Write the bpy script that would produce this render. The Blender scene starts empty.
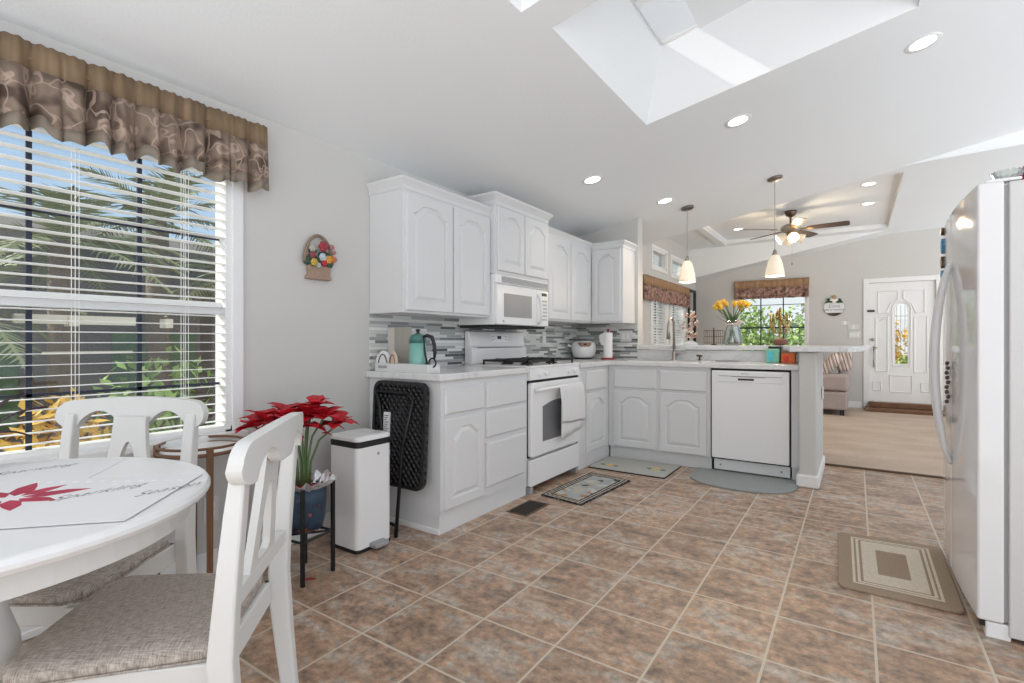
import bpy, bmesh, math, random
from mathutils import Vector, Matrix
random.seed(7)
S = bpy.context.scene
C = S.collection
PI = math.pi

# ------------------------------------------------------------------ camera, sky, sun, exposure
cd = bpy.data.cameras.new('camera'); cam = bpy.data.objects.new('camera', cd); C.objects.link(cam)
cam.location = (0, 0, 1.10); cam.rotation_euler = (PI/2, 0, 0.5945)
cd.sensor_width = 36; cd.lens = 508.6/1024*36; cd.shift_y = -0.0001; cd.clip_start = .02; cd.clip_end = 200
S.camera = cam

EXPOSURE = 0.0
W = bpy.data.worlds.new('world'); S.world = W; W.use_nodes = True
nt = W.node_tree; nt.nodes.clear()
def _n(t, typ, **kw):
    n = t.nodes.new(typ)
    for k, v in kw.items(): setattr(n, k, v)
    return n
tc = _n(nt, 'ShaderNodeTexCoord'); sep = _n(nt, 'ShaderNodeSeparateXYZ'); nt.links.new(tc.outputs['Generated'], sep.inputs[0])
# fill light for the room, added to the sky behind and right of the camera, against the blue side (beyond the windows)
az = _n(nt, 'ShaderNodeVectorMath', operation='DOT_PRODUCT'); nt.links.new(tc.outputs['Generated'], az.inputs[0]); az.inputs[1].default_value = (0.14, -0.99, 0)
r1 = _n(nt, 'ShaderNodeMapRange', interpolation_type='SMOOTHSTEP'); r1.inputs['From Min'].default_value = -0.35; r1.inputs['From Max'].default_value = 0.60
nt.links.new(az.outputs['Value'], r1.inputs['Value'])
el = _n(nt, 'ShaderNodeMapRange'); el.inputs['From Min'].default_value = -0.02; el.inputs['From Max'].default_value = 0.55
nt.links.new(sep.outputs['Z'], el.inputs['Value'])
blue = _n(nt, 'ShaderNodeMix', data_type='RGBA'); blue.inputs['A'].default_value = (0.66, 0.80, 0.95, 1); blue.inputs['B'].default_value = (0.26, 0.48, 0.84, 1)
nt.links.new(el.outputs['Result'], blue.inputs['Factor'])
sky_fill = _n(nt, 'ShaderNodeMix', data_type='RGBA'); sky_fill.inputs['A'].default_value = (1.75, 1.80, 1.87, 1); sky_fill.inputs['B'].default_value = (1.60, 1.67, 1.76, 1)
nt.links.new(el.outputs['Result'], sky_fill.inputs['Factor'])
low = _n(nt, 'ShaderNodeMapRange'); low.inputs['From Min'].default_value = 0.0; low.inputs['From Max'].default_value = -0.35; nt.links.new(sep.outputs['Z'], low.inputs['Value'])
low_fill = _n(nt, 'ShaderNodeMix', data_type='RGBA'); nt.links.new(low.outputs['Result'], low_fill.inputs['Factor']); nt.links.new(sky_fill.outputs['Result'], low_fill.inputs['A']); low_fill.inputs['B'].default_value = (3.15, 3.26, 3.40, 1)  # brighter below the horizon, added fill that lights the ceiling
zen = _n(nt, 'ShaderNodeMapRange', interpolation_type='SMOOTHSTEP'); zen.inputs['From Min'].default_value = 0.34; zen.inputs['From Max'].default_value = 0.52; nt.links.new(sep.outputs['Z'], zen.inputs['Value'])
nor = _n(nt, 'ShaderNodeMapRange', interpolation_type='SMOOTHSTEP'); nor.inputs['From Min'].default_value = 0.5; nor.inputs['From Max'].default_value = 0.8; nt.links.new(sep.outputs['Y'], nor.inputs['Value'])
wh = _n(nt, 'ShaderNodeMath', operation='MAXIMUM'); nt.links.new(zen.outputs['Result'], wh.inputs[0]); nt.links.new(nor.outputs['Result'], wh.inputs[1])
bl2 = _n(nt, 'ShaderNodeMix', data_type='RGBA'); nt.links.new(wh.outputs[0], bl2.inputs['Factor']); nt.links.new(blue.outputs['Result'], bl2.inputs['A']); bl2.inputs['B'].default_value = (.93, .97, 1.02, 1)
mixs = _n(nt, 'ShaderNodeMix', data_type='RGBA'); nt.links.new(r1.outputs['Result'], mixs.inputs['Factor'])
nt.links.new(bl2.outputs['Result'], mixs.inputs['A']); nt.links.new(low_fill.outputs['Result'], mixs.inputs['B'])
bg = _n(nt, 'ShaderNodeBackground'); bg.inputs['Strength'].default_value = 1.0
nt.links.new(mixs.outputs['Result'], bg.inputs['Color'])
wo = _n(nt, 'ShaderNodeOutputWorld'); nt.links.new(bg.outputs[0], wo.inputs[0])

sd = bpy.data.lights.new('sun', 'SUN'); sun = bpy.data.objects.new('sun', sd); C.objects.link(sun)
sd.energy = 6.0; sd.angle = 0.009; sd.color = (1.0, 0.96, 0.9)
sun.rotation_euler = Vector((1.0, 0.75, -0.8)).to_track_quat('-Z', 'Y').to_euler(); sun.location = (-8, -5, 8)

S.view_settings.view_transform = 'Standard'; S.view_settings.look = 'None'
S.view_settings.exposure = EXPOSURE; S.view_settings.gamma = 1; S.view_settings.use_curve_mapping = False
S.cycles.max_bounces = 10; S.cycles.diffuse_bounces = 6; S.cycles.glossy_bounces = 4; S.cycles.transmission_bounces = 8
S.cycles.transparent_max_bounces = 16; S.cycles.caustics_reflective = False; S.cycles.caustics_refractive = False
S.cycles.sample_clamp_indirect = 6

# ------------------------------------------------------------------ mesh helpers (world coordinates)
def BM(): return bmesh.new()
def box(bm, x0, x1, y0, y1, z0, z1, M=None):
    v = [bm.verts.new((x, y, z)) for x in (x0, x1) for y in (y0, y1) for z in (z0, z1)]
    if M:
        for a in v: a.co = Vector(M(*a.co))
    for q in ((0,1,3,2),(4,6,7,5),(0,4,5,1),(2,3,7,6),(0,2,6,4),(1,5,7,3)): bm.faces.new([v[i] for i in q])
    return bm
def prism(bm, poly, M, t0, t1):
    """poly: 2D outline (u,v); M(u,v,n)->xyz; extruded in n from t0 to t1"""
    a = [bm.verts.new(M(u, v, t0)) for u, v in poly]; b = [bm.verts.new(M(u, v, t1)) for u, v in poly]
    bm.faces.new(a[::-1]); bm.faces.new(b)
    n = len(poly)
    for i in range(n): bm.faces.new([a[i], a[(i+1) % n], b[(i+1) % n], b[i]])
    return bm
def loops(bm, rings, cap0=True, cap1=True, closed=True):
    R = [[bm.verts.new(p) for p in r] for r in rings]
    n = len(R[0])
    for i in range(len(R)-1):
        for j in range(n if closed else n-1):
            k = (j+1) % n
            try: bm.faces.new([R[i][j], R[i][k], R[i+1][k], R[i+1][j]])
            except ValueError: pass
    if cap0: bm.faces.new(R[0][::-1])
    if cap1: bm.faces.new(R[-1])
    return bm
def tube(bm, pts, r, n=8, cap=True):
    pts = [Vector(p) for p in pts]
    rr = r if isinstance(r, (list, tuple)) else [r]*len(pts)
    rings = []; up = None
    for i, p in enumerate(pts):
        d = (pts[min(i+1, len(pts)-1)] - pts[max(i-1, 0)]).normalized()
        if up is None:
            up = Vector((0, 0, 1)) if abs(d.z) < .9 else Vector((1, 0, 0))
        a = d.cross(up).normalized(); up = a.cross(d).normalized()
        rings.append([p + (a*math.cos(t)+up*math.sin(t))*rr[i] for t in [2*PI*k/n for k in range(n)]])
    return loops(bm, rings, cap, cap)
def lathe(bm, prof, c=(0,0,0), n=24, M=None, cap0=True, cap1=True):
    rings = []
    for r, z in prof:
        ring = []
        for k in range(n):
            t = 2*PI*k/n; p = Vector((r*math.cos(t), r*math.sin(t), z))
            if M: p = Vector(M(p))
            ring.append(p + Vector(c))
        rings.append(ring)
    return loops(bm, rings, cap0, cap1)
def ring_tube(bm, c, R, r, n=32, m=8, M=None):
    rings = []
    for k in range(n):
        t = 2*PI*k/n
        ring = []
        for j in range(m):
            s = 2*PI*j/m
            p = Vector(((R+r*math.cos(s))*math.cos(t), (R+r*math.cos(s))*math.sin(t), r*math.sin(s)))
            if M: p = Vector(M(p))
            ring.append(p+Vector(c))
        rings.append(ring)
    rings.append(rings[0])
    return loops(bm, rings, False, False)
def blob(bm, c, s, sub=2, jit=0.0, rnd=random):
    b2 = bmesh.new(); bmesh.ops.create_icosphere(b2, subdivisions=sub, radius=1)
    m = {}
    for v in b2.verts:
        k = 1+rnd.uniform(-jit, jit)
        m[v.index] = bm.verts.new((c[0]+v.co.x*s[0]*k, c[1]+v.co.y*s[1]*k, c[2]+v.co.z*s[2]*k))
    for f in b2.faces: bm.faces.new([m[v.index] for v in f.verts])
    b2.free(); return bm
def rrect(x0, x1, y0, y1, r, n=5):
    out = []
    for cx, cy, a in ((x1-r, y0+r, -PI/2), (x1-r, y1-r, 0), (x0+r, y1-r, PI/2), (x0+r, y0+r, PI)):
        for k in range(n+1): out.append((cx+r*math.cos(a+PI/2*k/n), cy+r*math.sin(a+PI/2*k/n)))
    return out
FX = lambda X: (lambda u, v, n: (X+n, u, v))      # facing +x : u along y
FXN = lambda X: (lambda u, v, n: (X-n, u, v))     # facing -x
FY = lambda Y: (lambda u, v, n: (u, Y-n, v))      # facing -y : u along x
FZ = lambda Z: (lambda u, v, n: (u, v, Z+n))      # facing up

def rootloc(p):
    L = Vector((0, 0, 0))
    while p: L = L + p.location; p = p.parent
    return L
def obj(name, bm, m, parent=None, bevel=0, smooth=False, seg=2, local=False, loc=None, subsurf=0, solid=0):
    if parent is not None and not local:
        L = rootloc(parent)
        for v in bm.verts: v.co -= L
    if parent is None and loc is not None and not local:
        for v in bm.verts: v.co -= Vector(loc)
    bmesh.ops.recalc_face_normals(bm, faces=bm.faces)
    me = bpy.data.meshes.new(name); bm.to_mesh(me); bm.free()
    if smooth:
        for p in me.polygons: p.use_smooth = True
    o = bpy.data.objects.new(name, me); C.objects.link(o)
    for mm in (m if isinstance(m, (list, tuple)) else [m]): me.materials.append(mm)
    if parent is not None: o.parent = parent
    if loc is not None: o.location = loc
    if solid:
        s = o.modifiers.new('solid', 'SOLIDIFY'); s.thickness = solid; s.offset = 0
    if bevel:
        b = o.modifiers.new('bevel', 'BEVEL'); b.width = bevel; b.segments = seg; b.limit_method = 'ANGLE'; b.angle_limit = math.radians(40)
        b.harden_normals = False
    if subsurf:
        s = o.modifiers.new('sub', 'SUBSURF'); s.levels = subsurf; s.render_levels = subsurf
    return o
def tag(o, label, cat, group=None, kind=None):
    o['label'] = label; o['category'] = cat
    if group: o['group'] = group
    if kind: o['kind'] = kind
    return o
def thing(name, label, cat, loc=(0,0,0), rotz=0, group=None):
    o = bpy.data.objects.new(name, None); C.objects.link(o); o.location = loc; o.rotation_euler = (0, 0, rotz); o.empty_display_size = .05
    return tag(o, label, cat, group)
def struct(name, bm, m, parent=None, **kw):
    o = obj(name, bm, m, parent, **kw)
    if parent is None: o['kind'] = 'structure'
    return o
def dup(root, loc=None, rotz=None, label=None):
    def cp(o, par):
        c = o.copy(); C.objects.link(c)
        if par is not None: c.parent = par
        for ch in list(o.children): cp(ch, c)
        return c
    r = cp(root, None)
    if loc is not None: r.location = loc
    if rotz is not None: r.rotation_euler = (0, 0, rotz)
    if label: r['label'] = label
    return r
def text(name, body, size, m, parent, loc, rot, shear=0, ext=.0004, align='CENTER', off=0):
    cu = bpy.data.curves.new(name, 'FONT'); cu.body = body; cu.size = size; cu.shear = shear; cu.extrude = ext
    cu.align_x = align; cu.align_y = 'CENTER'; cu.materials.append(m)
    cu.offset = off
    tmp = bpy.data.objects.new(name+'_tmp', cu); me = bpy.data.meshes.new_from_object(tmp); bpy.data.objects.remove(tmp); me.name = name
    o = bpy.data.objects.new(name, me); C.objects.link(o); o.rotation_euler = rot
    if parent is not None: o.parent = parent; o.location = Vector(loc)-rootloc(parent)
    else: o.location = loc
    return o

# ------------------------------------------------------------------ materials
def mat(name, col, rough=.5, metal=0, spec=.5, noise=None, bump=None, emis=None, trans=0, coat=0, ior=1.45, alpha=None):
    m = bpy.data.materials.new(name); m.use_nodes = True; t = m.node_tree; b = t.nodes['Principled BSDF']
    c = (*col, 1) if len(col) == 3 else col
    b.inputs['Base Color'].default_value = c; b.inputs['Roughness'].default_value = rough; b.inputs['Metallic'].default_value = metal
    b.inputs['Specular IOR Level'].default_value = spec; b.inputs['Transmission Weight'].default_value = trans
    b.inputs['Coat Weight'].default_value = coat; b.inputs['IOR'].default_value = ior
    tcn = _n(t, 'ShaderNodeTexCoord')
    if noise:
        sc, amt, stretch = noise
        mp = _n(t, 'ShaderNodeMapping'); mp.inputs['Scale'].default_value = stretch; t.links.new(tcn.outputs['Object'], mp.inputs[0])
        nz = _n(t, 'ShaderNodeTexNoise'); nz.inputs['Scale'].default_value = sc; nz.inputs['Detail'].default_value = 6; t.links.new(mp.outputs[0], nz.inputs[0])
        mx = _n(t, 'ShaderNodeMix', data_type='RGBA'); t.links.new(nz.outputs['Fac'], mx.inputs['Factor'])
        mx.inputs['A'].default_value = (*[max(0, x*(1-amt)) for x in col[:3]], 1); mx.inputs['B'].default_value = (*[min(1, x*(1+amt)) for x in col[:3]], 1)
        t.links.new(mx.outputs['Result'], b.inputs['Base Color'])
    if bump:
        sc, st = bump
        nb = _n(t, 'ShaderNodeTexNoise'); nb.inputs['Scale'].default_value = sc; nb.inputs['Detail'].default_value = 3; t.links.new(tcn.outputs['Object'], nb.inputs[0])
        bp = _n(t, 'ShaderNodeBump'); bp.inputs['Strength'].default_value = st; bp.inputs['Distance'].default_value = .01
        t.links.new(nb.outputs['Fac'], bp.inputs['Height']); t.links.new(bp.outputs[0], b.inputs['Normal'])
    if emis:
        b.inputs['Emission Color'].default_value = (*emis[0], 1); b.inputs['Emission Strength'].default_value = emis[1]
    return m
def ramp(t, stops, interp='LINEAR'):
    r = _n(t, 'ShaderNodeValToRGB'); e = r.color_ramp.elements; r.color_ramp.interpolation = interp
    while len(e) > 1: e.remove(e[-1])
    e[0].position = stops[0][0]; e[0].color = (*stops[0][1], 1)
    for p, c in stops[1:]:
        x = e.new(p); x.color = (*c, 1)
    return r
def math_(t, op, a, b=None, c=None):
    n = _n(t, 'ShaderNodeMath', operation=op)
    for i, v in enumerate((a, b, c)):
        if v is None: continue
        if isinstance(v, (int, float)): n.inputs[i].default_value = v
        else: t.links.new(v, n.inputs[i])
    return n.outputs[0]
def base(name, rough=.5):
    m = bpy.data.materials.new(name); m.use_nodes = True; t = m.node_tree; b = t.nodes['Principled BSDF']; b.inputs['Roughness'].default_value = rough
    tcn = _n(t, 'ShaderNodeTexCoord'); sp = _n(t, 'ShaderNodeSeparateXYZ'); t.links.new(tcn.outputs['Object'], sp.inputs[0])
    return m, t, b, tcn, sp

M = {}
M['white'] = mat('cabinet_white', (.67, .675, .68), .38, noise=(3, .015, (1, 1, 1)))
M['wall'] = mat('wall_paint', (.585, .577, .553), .7, bump=(140, .06), noise=(1.5, .01, (1, 1, 1)))
M['ceil'] = mat('ceiling_paint', (.815, .835, .845), .85, bump=(70, .12), noise=(2, .01, (1, 1, 1)))
M['trim'] = mat('trim_white', (.80, .80, .79), .4, noise=(3, .01, (1, 1, 1)))
M['chairwhite'] = mat('chair_white', (.66, .66, .64), .45, noise=(4, .02, (1, 1, 1)))
M['enamel'] = mat('white_enamel', (.80, .80, .80), .22, noise=(3, .01, (1, 1, 1)))
M['fridge'] = mat('fridge_gloss_white', (.74, .74, .745), .07, coat=.0, noise=(3, .01, (1, 1, 1)))
M['blind'] = mat('blind_white', (.86, .86, .85), .4, noise=(5, .01, (1, 1, 1)))
M['black'] = mat('black_plastic', (.012, .012, .013), .4, noise=(20, .2, (1, 1, 1)))
M['blackmetal'] = mat('black_metal', (.015, .015, .016), .35, metal=.3, noise=(20, .2, (1, 1, 1)))
M['gap'] = mat('dark_gap', (.02, .02, .02), .8, noise=(20, .1, (1, 1, 1)))
M['nickel'] = mat('brushed_nickel', (.42, .38, .34), .3, metal=1, noise=(60, .12, (1, 1, 8)))
M['chrome'] = mat('chrome', (.7, .7, .72), .12, metal=1, noise=(30, .03, (1, 1, 1)))
M['bronze'] = mat('dark_bronze', (.14, .10, .075), .35, metal=.9, noise=(40, .2, (1, 1, 1)))
M['canopy'] = mat('bronze_canopy', (.20, .17, .15), .35, metal=.8, noise=(40, .1, (1, 1, 1)))
M['plate'] = mat('plate_white', (.66, .66, .64), .45, noise=(5, .01, (1, 1, 1)))
M['gold'] = mat('aged_gold', (.45, .30, .12), .35, metal=.7, noise=(30, .3, (1, 1, 1)))
M['wood'] = mat('walnut_wood', (.16, .075, .035), .4, noise=(9, .45, (1, 1, .12)))
M['darkwood'] = mat('dark_fan_wood', (.07, .045, .035), .4, noise=(9, .35, (1, 1, 1)))
M['red'] = mat('poinsettia_red', (.50, .008, .02), .55, noise=(25, .4, (1, 1, 1)))
M['redglossy'] = mat('red_lacquer', (.30, .02, .02), .3, noise=(20, .2, (1, 1, 1)))
M['green'] = mat('stem_green', (.10, .17, .06), .55, noise=(20, .4, (1, 1, 1)))
M['leaf'] = mat('leaf_green', (.03, .10, .03), .5, noise=(30, .5, (1, 1, 1)))
M['yellow'] = mat('tulip_yellow', (.80, .48, .05), .5, noise=(30, .25, (1, 1, 1)))
M['teal'] = mat('teal_enamel', (.20, .44, .38), .3, noise=(10, .08, (1, 1, 1)))
M['tealdark'] = mat('dark_teal', (.06, .18, .16), .35, noise=(10, .15, (1, 1, 1)))
M['grey'] = mat('grey_plastic', (.32, .32, .32), .5, noise=(10, .08, (1, 1, 1)))
M['greymat'] = mat('grey_green_mat', (.30, .32, .31), .9, noise=(60, .12, (1, 1, 1)), bump=(300, .3))
M['woodgrey'] = mat('greyed_board', (.38, .36, .32), .6, noise=(14, .3, (1, 1, .2)))
M['cream'] = mat('cream_ceramic', (.62, .52, .42), .4, noise=(12, .25, (1, 1, 1)))
M['towel'] = mat('white_towel', (.82, .82, .82), .95, bump=(420, .6), noise=(100, .05, (1, 1, 1)))
M['paper'] = mat('white_paper', (.76, .76, .77), .6, noise=(6, .015, (1, 1, 1)))
M['papertowel'] = mat('paper_towel', (.86, .86, .85), .9, bump=(200, .4), noise=(60, .03, (1, 1, 1)))
M['ink'] = mat('grey_ink', (.10, .10, .10), .7, noise=(60, .2, (1, 1, 1)))
M['inklight'] = mat('pale_grey_ink', (.17, .17, .18), .7, noise=(60, .2, (1, 1, 1)))
M['silverdot'] = mat('silver_dot', (.90, .90, .92), .3, noise=(60, .05, (1, 1, 1)))
M['printred'] = mat('print_red', (.42, .03, .07), .6, noise=(14, .55, (1, 1, 1)))
M['sofa'] = mat('taupe_upholstery', (.40, .335, .32), .9, noise=(60, .18, (1, 1, 1)), bump=(220, .4))
M['ovenglass'] = mat('oven_glass', (.16, .16, .165), .25, noise=(10, .05, (1, 1, 1)))
M['mwglass'] = mat('microwave_mesh', (.30, .30, .30), .3, noise=(10, .08, (1, 1, 1)))
M['grate'] = mat('cast_iron', (.02, .02, .02), .55, noise=(30, .3, (1, 1, 1)))
M['lamp'] = mat('downlight_lens', (.9, .9, .9), .5, emis=((1, .96, .9), 3.5), noise=(5, .01, (1, 1, 1)))
M['shade'] = mat('frosted_glass_shade', (.85, .78, .66), .4, emis=((1, .74, .45), .28), noise=(20, .06, (1, 1, 1)))
M['bulb'] = mat('warm_bulb', (1, .9, .7), .4, emis=((1, .74, .42), 9), noise=(5, .01, (1, 1, 1)))
M['foil'] = mat('clear_foil', (.75, .77, .80), .15, metal=.6, noise=(30, .2, (1, 1, 1)))
M['bark'] = mat('palm_bark', (.13, .09, .055), .9, noise=(12, .4, (1, 1, 4)), bump=(30, .6))
M['frond'] = mat('palm_frond', (.20, .22, .10), .6, noise=(4, .4, (1, 1, 1)))
M['shrub_y'] = mat('yellow_shrub', (.62, .38, .05), .7, noise=(9, .5, (1, 1, 1)))
M['shrub_g'] = mat('green_shrub', (.26, .38, .10), .7, noise=(5, .6, (1, 1, 1)))
M['shrub_d'] = mat('dark_shrub', (.05, .10, .03), .7, noise=(5, .6, (1, 1, 1)))
M['concrete'] = mat('patio_concrete', (.45, .43, .40), .9, noise=(3, .12, (1, 1, 1)), bump=(60, .2))
M['house'] = mat('neighbour_siding', (.10, .08, .07), .85, noise=(3, .12, (1, 1, 10)))
M['bars'] = mat('pale_bars', (.62, .57, .50), .5, noise=(4, .03, (1, 1, 1)))
M['roofout'] = mat('roof_shingle', (.10, .085, .075), .9, noise=(15, .25, (1, 1, 1)))
M['vent'] = mat('brown_vent', (.12, .075, .045), .5, metal=.3, noise=(30, .2, (1, 1, 1)))
M['orange'] = mat('orange_print', (.75, .13, .03), .5, noise=(26, .7, (1, 1, 1)))
M['mint'] = mat('mint_box', (.22, .55, .40), .5, noise=(12, .15, (1, 1, 1)))
M['signdark'] = mat('sign_dark_wood', (.05, .035, .025), .6, noise=(10, .4, (1, .2, 1)))
M['pink'] = mat('pink_bead', (.62, .36, .28), .4, noise=(60, .5, (1, 1, 1)))
M['pearl'] = mat('pearl_bead', (.88, .82, .78), .25, noise=(30, .1, (1, 1, 1)))
M['copper'] = mat('copper_panel', (.33, .20, .14), .35, metal=.3, noise=(12, .15, (1, 1, 1)))

def glass_mat(name, tint=(.96, .98, .97), refl=.08):
    m = bpy.data.materials.new(name); m.use_nodes = True; t = m.node_tree; t.nodes.clear()
    o = _n(t, 'ShaderNodeOutputMaterial'); mx = _n(t, 'ShaderNodeMixShader'); tr = _n(t, 'ShaderNodeBsdfTransparent'); gl = _n(t, 'ShaderNodeBsdfGlossy')
    tr.inputs[0].default_value = (*tint, 1); gl.inputs['Roughness'].default_value = .02
    fr = _n(t, 'ShaderNodeLayerWeight'); fr.inputs[0].default_value = .25
    k = math_(t, 'MULTIPLY_ADD', fr.outputs['Fresnel'], .6, refl*.4)
    t.links.new(k, mx.inputs[0]); t.links.new(tr.outputs[0], mx.inputs[1]); t.links.new(gl.outputs[0], mx.inputs[2]); t.links.new(mx.outputs[0], o.inputs[0])
    return m
M['glass'] = glass_mat('window_glass')
M['domeglass'] = glass_mat('skylight_clear_dome', (.99, .99, .99), .0)
M['vaseglass'] = glass_mat('vase_glass', (.90, .93, .92), .3)

# floor tile: 0.32 x 0.338 m, cream grout
def tile_mat():
    m, t, b, tcn, sp = base('floor_tile', .38)
    SX, SY, OX, OY, G = .3197, .338, -1.2207, 1.6093, .0045
    ux = math_(t, 'DIVIDE', math_(t, 'SUBTRACT', sp.outputs[0], OX), SX); uy = math_(t, 'DIVIDE', math_(t, 'SUBTRACT', sp.outputs[1], OY), SY)
    fx = math_(t, 'ABSOLUTE', math_(t, 'SUBTRACT', math_(t, 'FRACT', ux), .5)); fy = math_(t, 'ABSOLUTE', math_(t, 'SUBTRACT', math_(t, 'FRACT', uy), .5))
    edge = math_(t, 'MAXIMUM', fx, math_(t, 'MULTIPLY_ADD', fy, 1.0, .0)); grout = math_(t, 'GREATER_THAN', edge, .5-G/.33)
    cell = _n(t, 'ShaderNodeCombineXYZ'); t.links.new(math_(t, 'FLOOR', ux), cell.inputs[0]); t.links.new(math_(t, 'FLOOR', uy), cell.inputs[1])
    wn = _n(t, 'ShaderNodeTexWhiteNoise'); t.links.new(cell.outputs[0], wn.inputs[0])
    ad = _n(t, 'ShaderNodeVectorMath', operation='MULTIPLY_ADD'); t.links.new(wn.outputs['Color'], ad.inputs[0]); ad.inputs[1].default_value = (9, 9, 9); t.links.new(tcn.outputs['Object'], ad.inputs[2])
    mp1 = _n(t, 'ShaderNodeMapping'); mp1.inputs['Scale'].default_value = (.75, 1.5, 1); t.links.new(ad.outputs[0], mp1.inputs[0])
    n1 = _n(t, 'ShaderNodeTexNoise'); n1.inputs['Scale'].default_value = 5.5; n1.inputs['Detail'].default_value = 9; n1.inputs['Roughness'].default_value = .72; t.links.new(mp1.outputs[0], n1.inputs[0])
    n2 = _n(t, 'ShaderNodeTexNoise'); n2.inputs['Scale'].default_value = 26; n2.inputs['Detail'].default_value = 5; n2.inputs['Roughness'].default_value = .7; t.links.new(ad.outputs[0], n2.inputs[0])
    c1 = ramp(t, [(.30, (.15, .11, .088)), (.42, (.27, .19, .14)), (.50, (.39, .25, .165)), (.56, (.37, .30, .24)), (.68, (.46, .40, .35))]); t.links.new(n1.outputs['Fac'], c1.inputs[0])
    c2 = ramp(t, [(.32, (.42, .41, .41)), (.5, (.98, .98, .98)), (.68, (1.55, 1.5, 1.45))]); t.links.new(n2.outputs['Fac'], c2.inputs[0])
    mu = _n(t, 'ShaderNodeMix', data_type='RGBA', blend_type='MULTIPLY'); mu.inputs['Factor'].default_value = .8
    t.links.new(c1.outputs[0], mu.inputs['A']); t.links.new(c2.outputs[0], mu.inputs['B'])
    br = math_(t, 'MULTIPLY_ADD', wn.outputs['Value'], .22, .95)
    sc = _n(t, 'ShaderNodeVectorMath', operation='SCALE'); t.links.new(mu.outputs['Result'], sc.inputs[0]); t.links.new(br, sc.inputs['Scale'])
    mg = _n(t, 'ShaderNodeMix', data_type='RGBA'); t.links.new(grout, mg.inputs['Factor']); t.links.new(sc.outputs[0], mg.inputs['A']); mg.inputs['B'].default_value = (.56, .48, .385, 1)
    t.links.new(mg.outputs['Result'], b.inputs['Base Color'])
    bp = _n(t, 'ShaderNodeBump'); bp.inputs['Strength'].default_value = .35; bp.inputs['Distance'].default_value = .004
    h = math_(t, 'SUBTRACT', math_(t, 'MULTIPLY', n2.outputs['Fac'], .25), math_(t, 'MULTIPLY', grout, .6)); t.links.new(h, bp.inputs['Height']); t.links.new(bp.outputs[0], b.inputs['Normal'])
    t.links.new(math_(t, 'MULTIPLY_ADD', n2.outputs['Fac'], .3, .25), b.inputs['Roughness'])
    return m
M['tile'] = tile_mat()
# glass strip mosaic backsplash
def mosaic_mat():
    m, t, b, tcn, sp = base('strip_mosaic', .25)
    u = math_(t, 'ADD', sp.outputs[0], sp.outputs[1]); v = math_(t, 'DIVIDE', sp.outputs[2], .0205)
    row = math_(t, 'FLOOR', v); w1 = _n(t, 'ShaderNodeTexWhiteNoise', noise_dimensions='1D'); t.links.new(row, w1.inputs['W'])
    uu = math_(t, 'ADD', math_(t, 'DIVIDE', u, .17), math_(t, 'MULTIPLY', w1.outputs['Value'], 7.3)); cu = math_(t, 'FLOOR', uu)
    cb = _n(t, 'ShaderNodeCombineXYZ'); t.links.new(cu, cb.inputs[0]); t.links.new(row, cb.inputs[1])
    w2 = _n(t, 'ShaderNodeTexWhiteNoise', noise_dimensions='2D'); t.links.new(cb.outputs[0], w2.inputs[0])
    k = math_(t, 'MULTIPLY_ADD', w2.outputs['Value'], .62, math_(t, 'MULTIPLY', w1.outputs['Value'], .40))
    rp = ramp(t, [(0, (.62, .63, .61)), (.30, (.36, .38, .37)), (.48, (.74, .74, .72)), (.62, (.21, .22, .22)), (.80, (.10, .105, .11)), (.88, (.50, .52, .51))], 'CONSTANT'); t.links.new(k, rp.inputs[0])
    g1 = math_(t, 'LESS_THAN', math_(t, 'FRACT', v), .10); g2 = math_(t, 'LESS_THAN', math_(t, 'FRACT', uu), .014); g = math_(t, 'MAXIMUM', g1, g2)
    mg = _n(t, 'ShaderNodeMix', data_type='RGBA'); t.links.new(g, mg.inputs['Factor']); t.links.new(rp.outputs[0], mg.inputs['A']); mg.inputs['B'].default_value = (.50, .50, .48, 1)
    t.links.new(mg.outputs['Result'], b.inputs['Base Color'])
    bp = _n(t, 'ShaderNodeBump'); bp.inputs['Strength'].default_value = .3; bp.inputs['Distance'].default_value = .002; t.links.new(math_(t, 'SUBTRACT', 1.0, g), bp.inputs['Height']); t.links.new(bp.outputs[0], b.inputs['Normal'])
    return m
M['mosaic'] = mosaic_mat()
def quartz_mat():
    m, t, b, tcn, sp = base('white_quartz', .18)
    n = _n(t, 'ShaderNodeTexNoise'); n.inputs['Scale'].default_value = 2.4; n.inputs['Detail'].default_value = 9; n.inputs['Distortion'].default_value = 1.6; t.links.new(tcn.outputs['Object'], n.inputs[0])
    r = ramp(t, [(.40, (.70, .70, .70)), (.485, (.68, .68, .68)), (.50, (.60, .60, .605)), (.52, (.68, .68, .675)), (.62, (.72, .72, .71))]); t.links.new(n.outputs['Fac'], r.inputs[0]); t.links.new(r.outputs[0], b.inputs['Base Color'])
    return m
M['quartz'] = quartz_mat()
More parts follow.
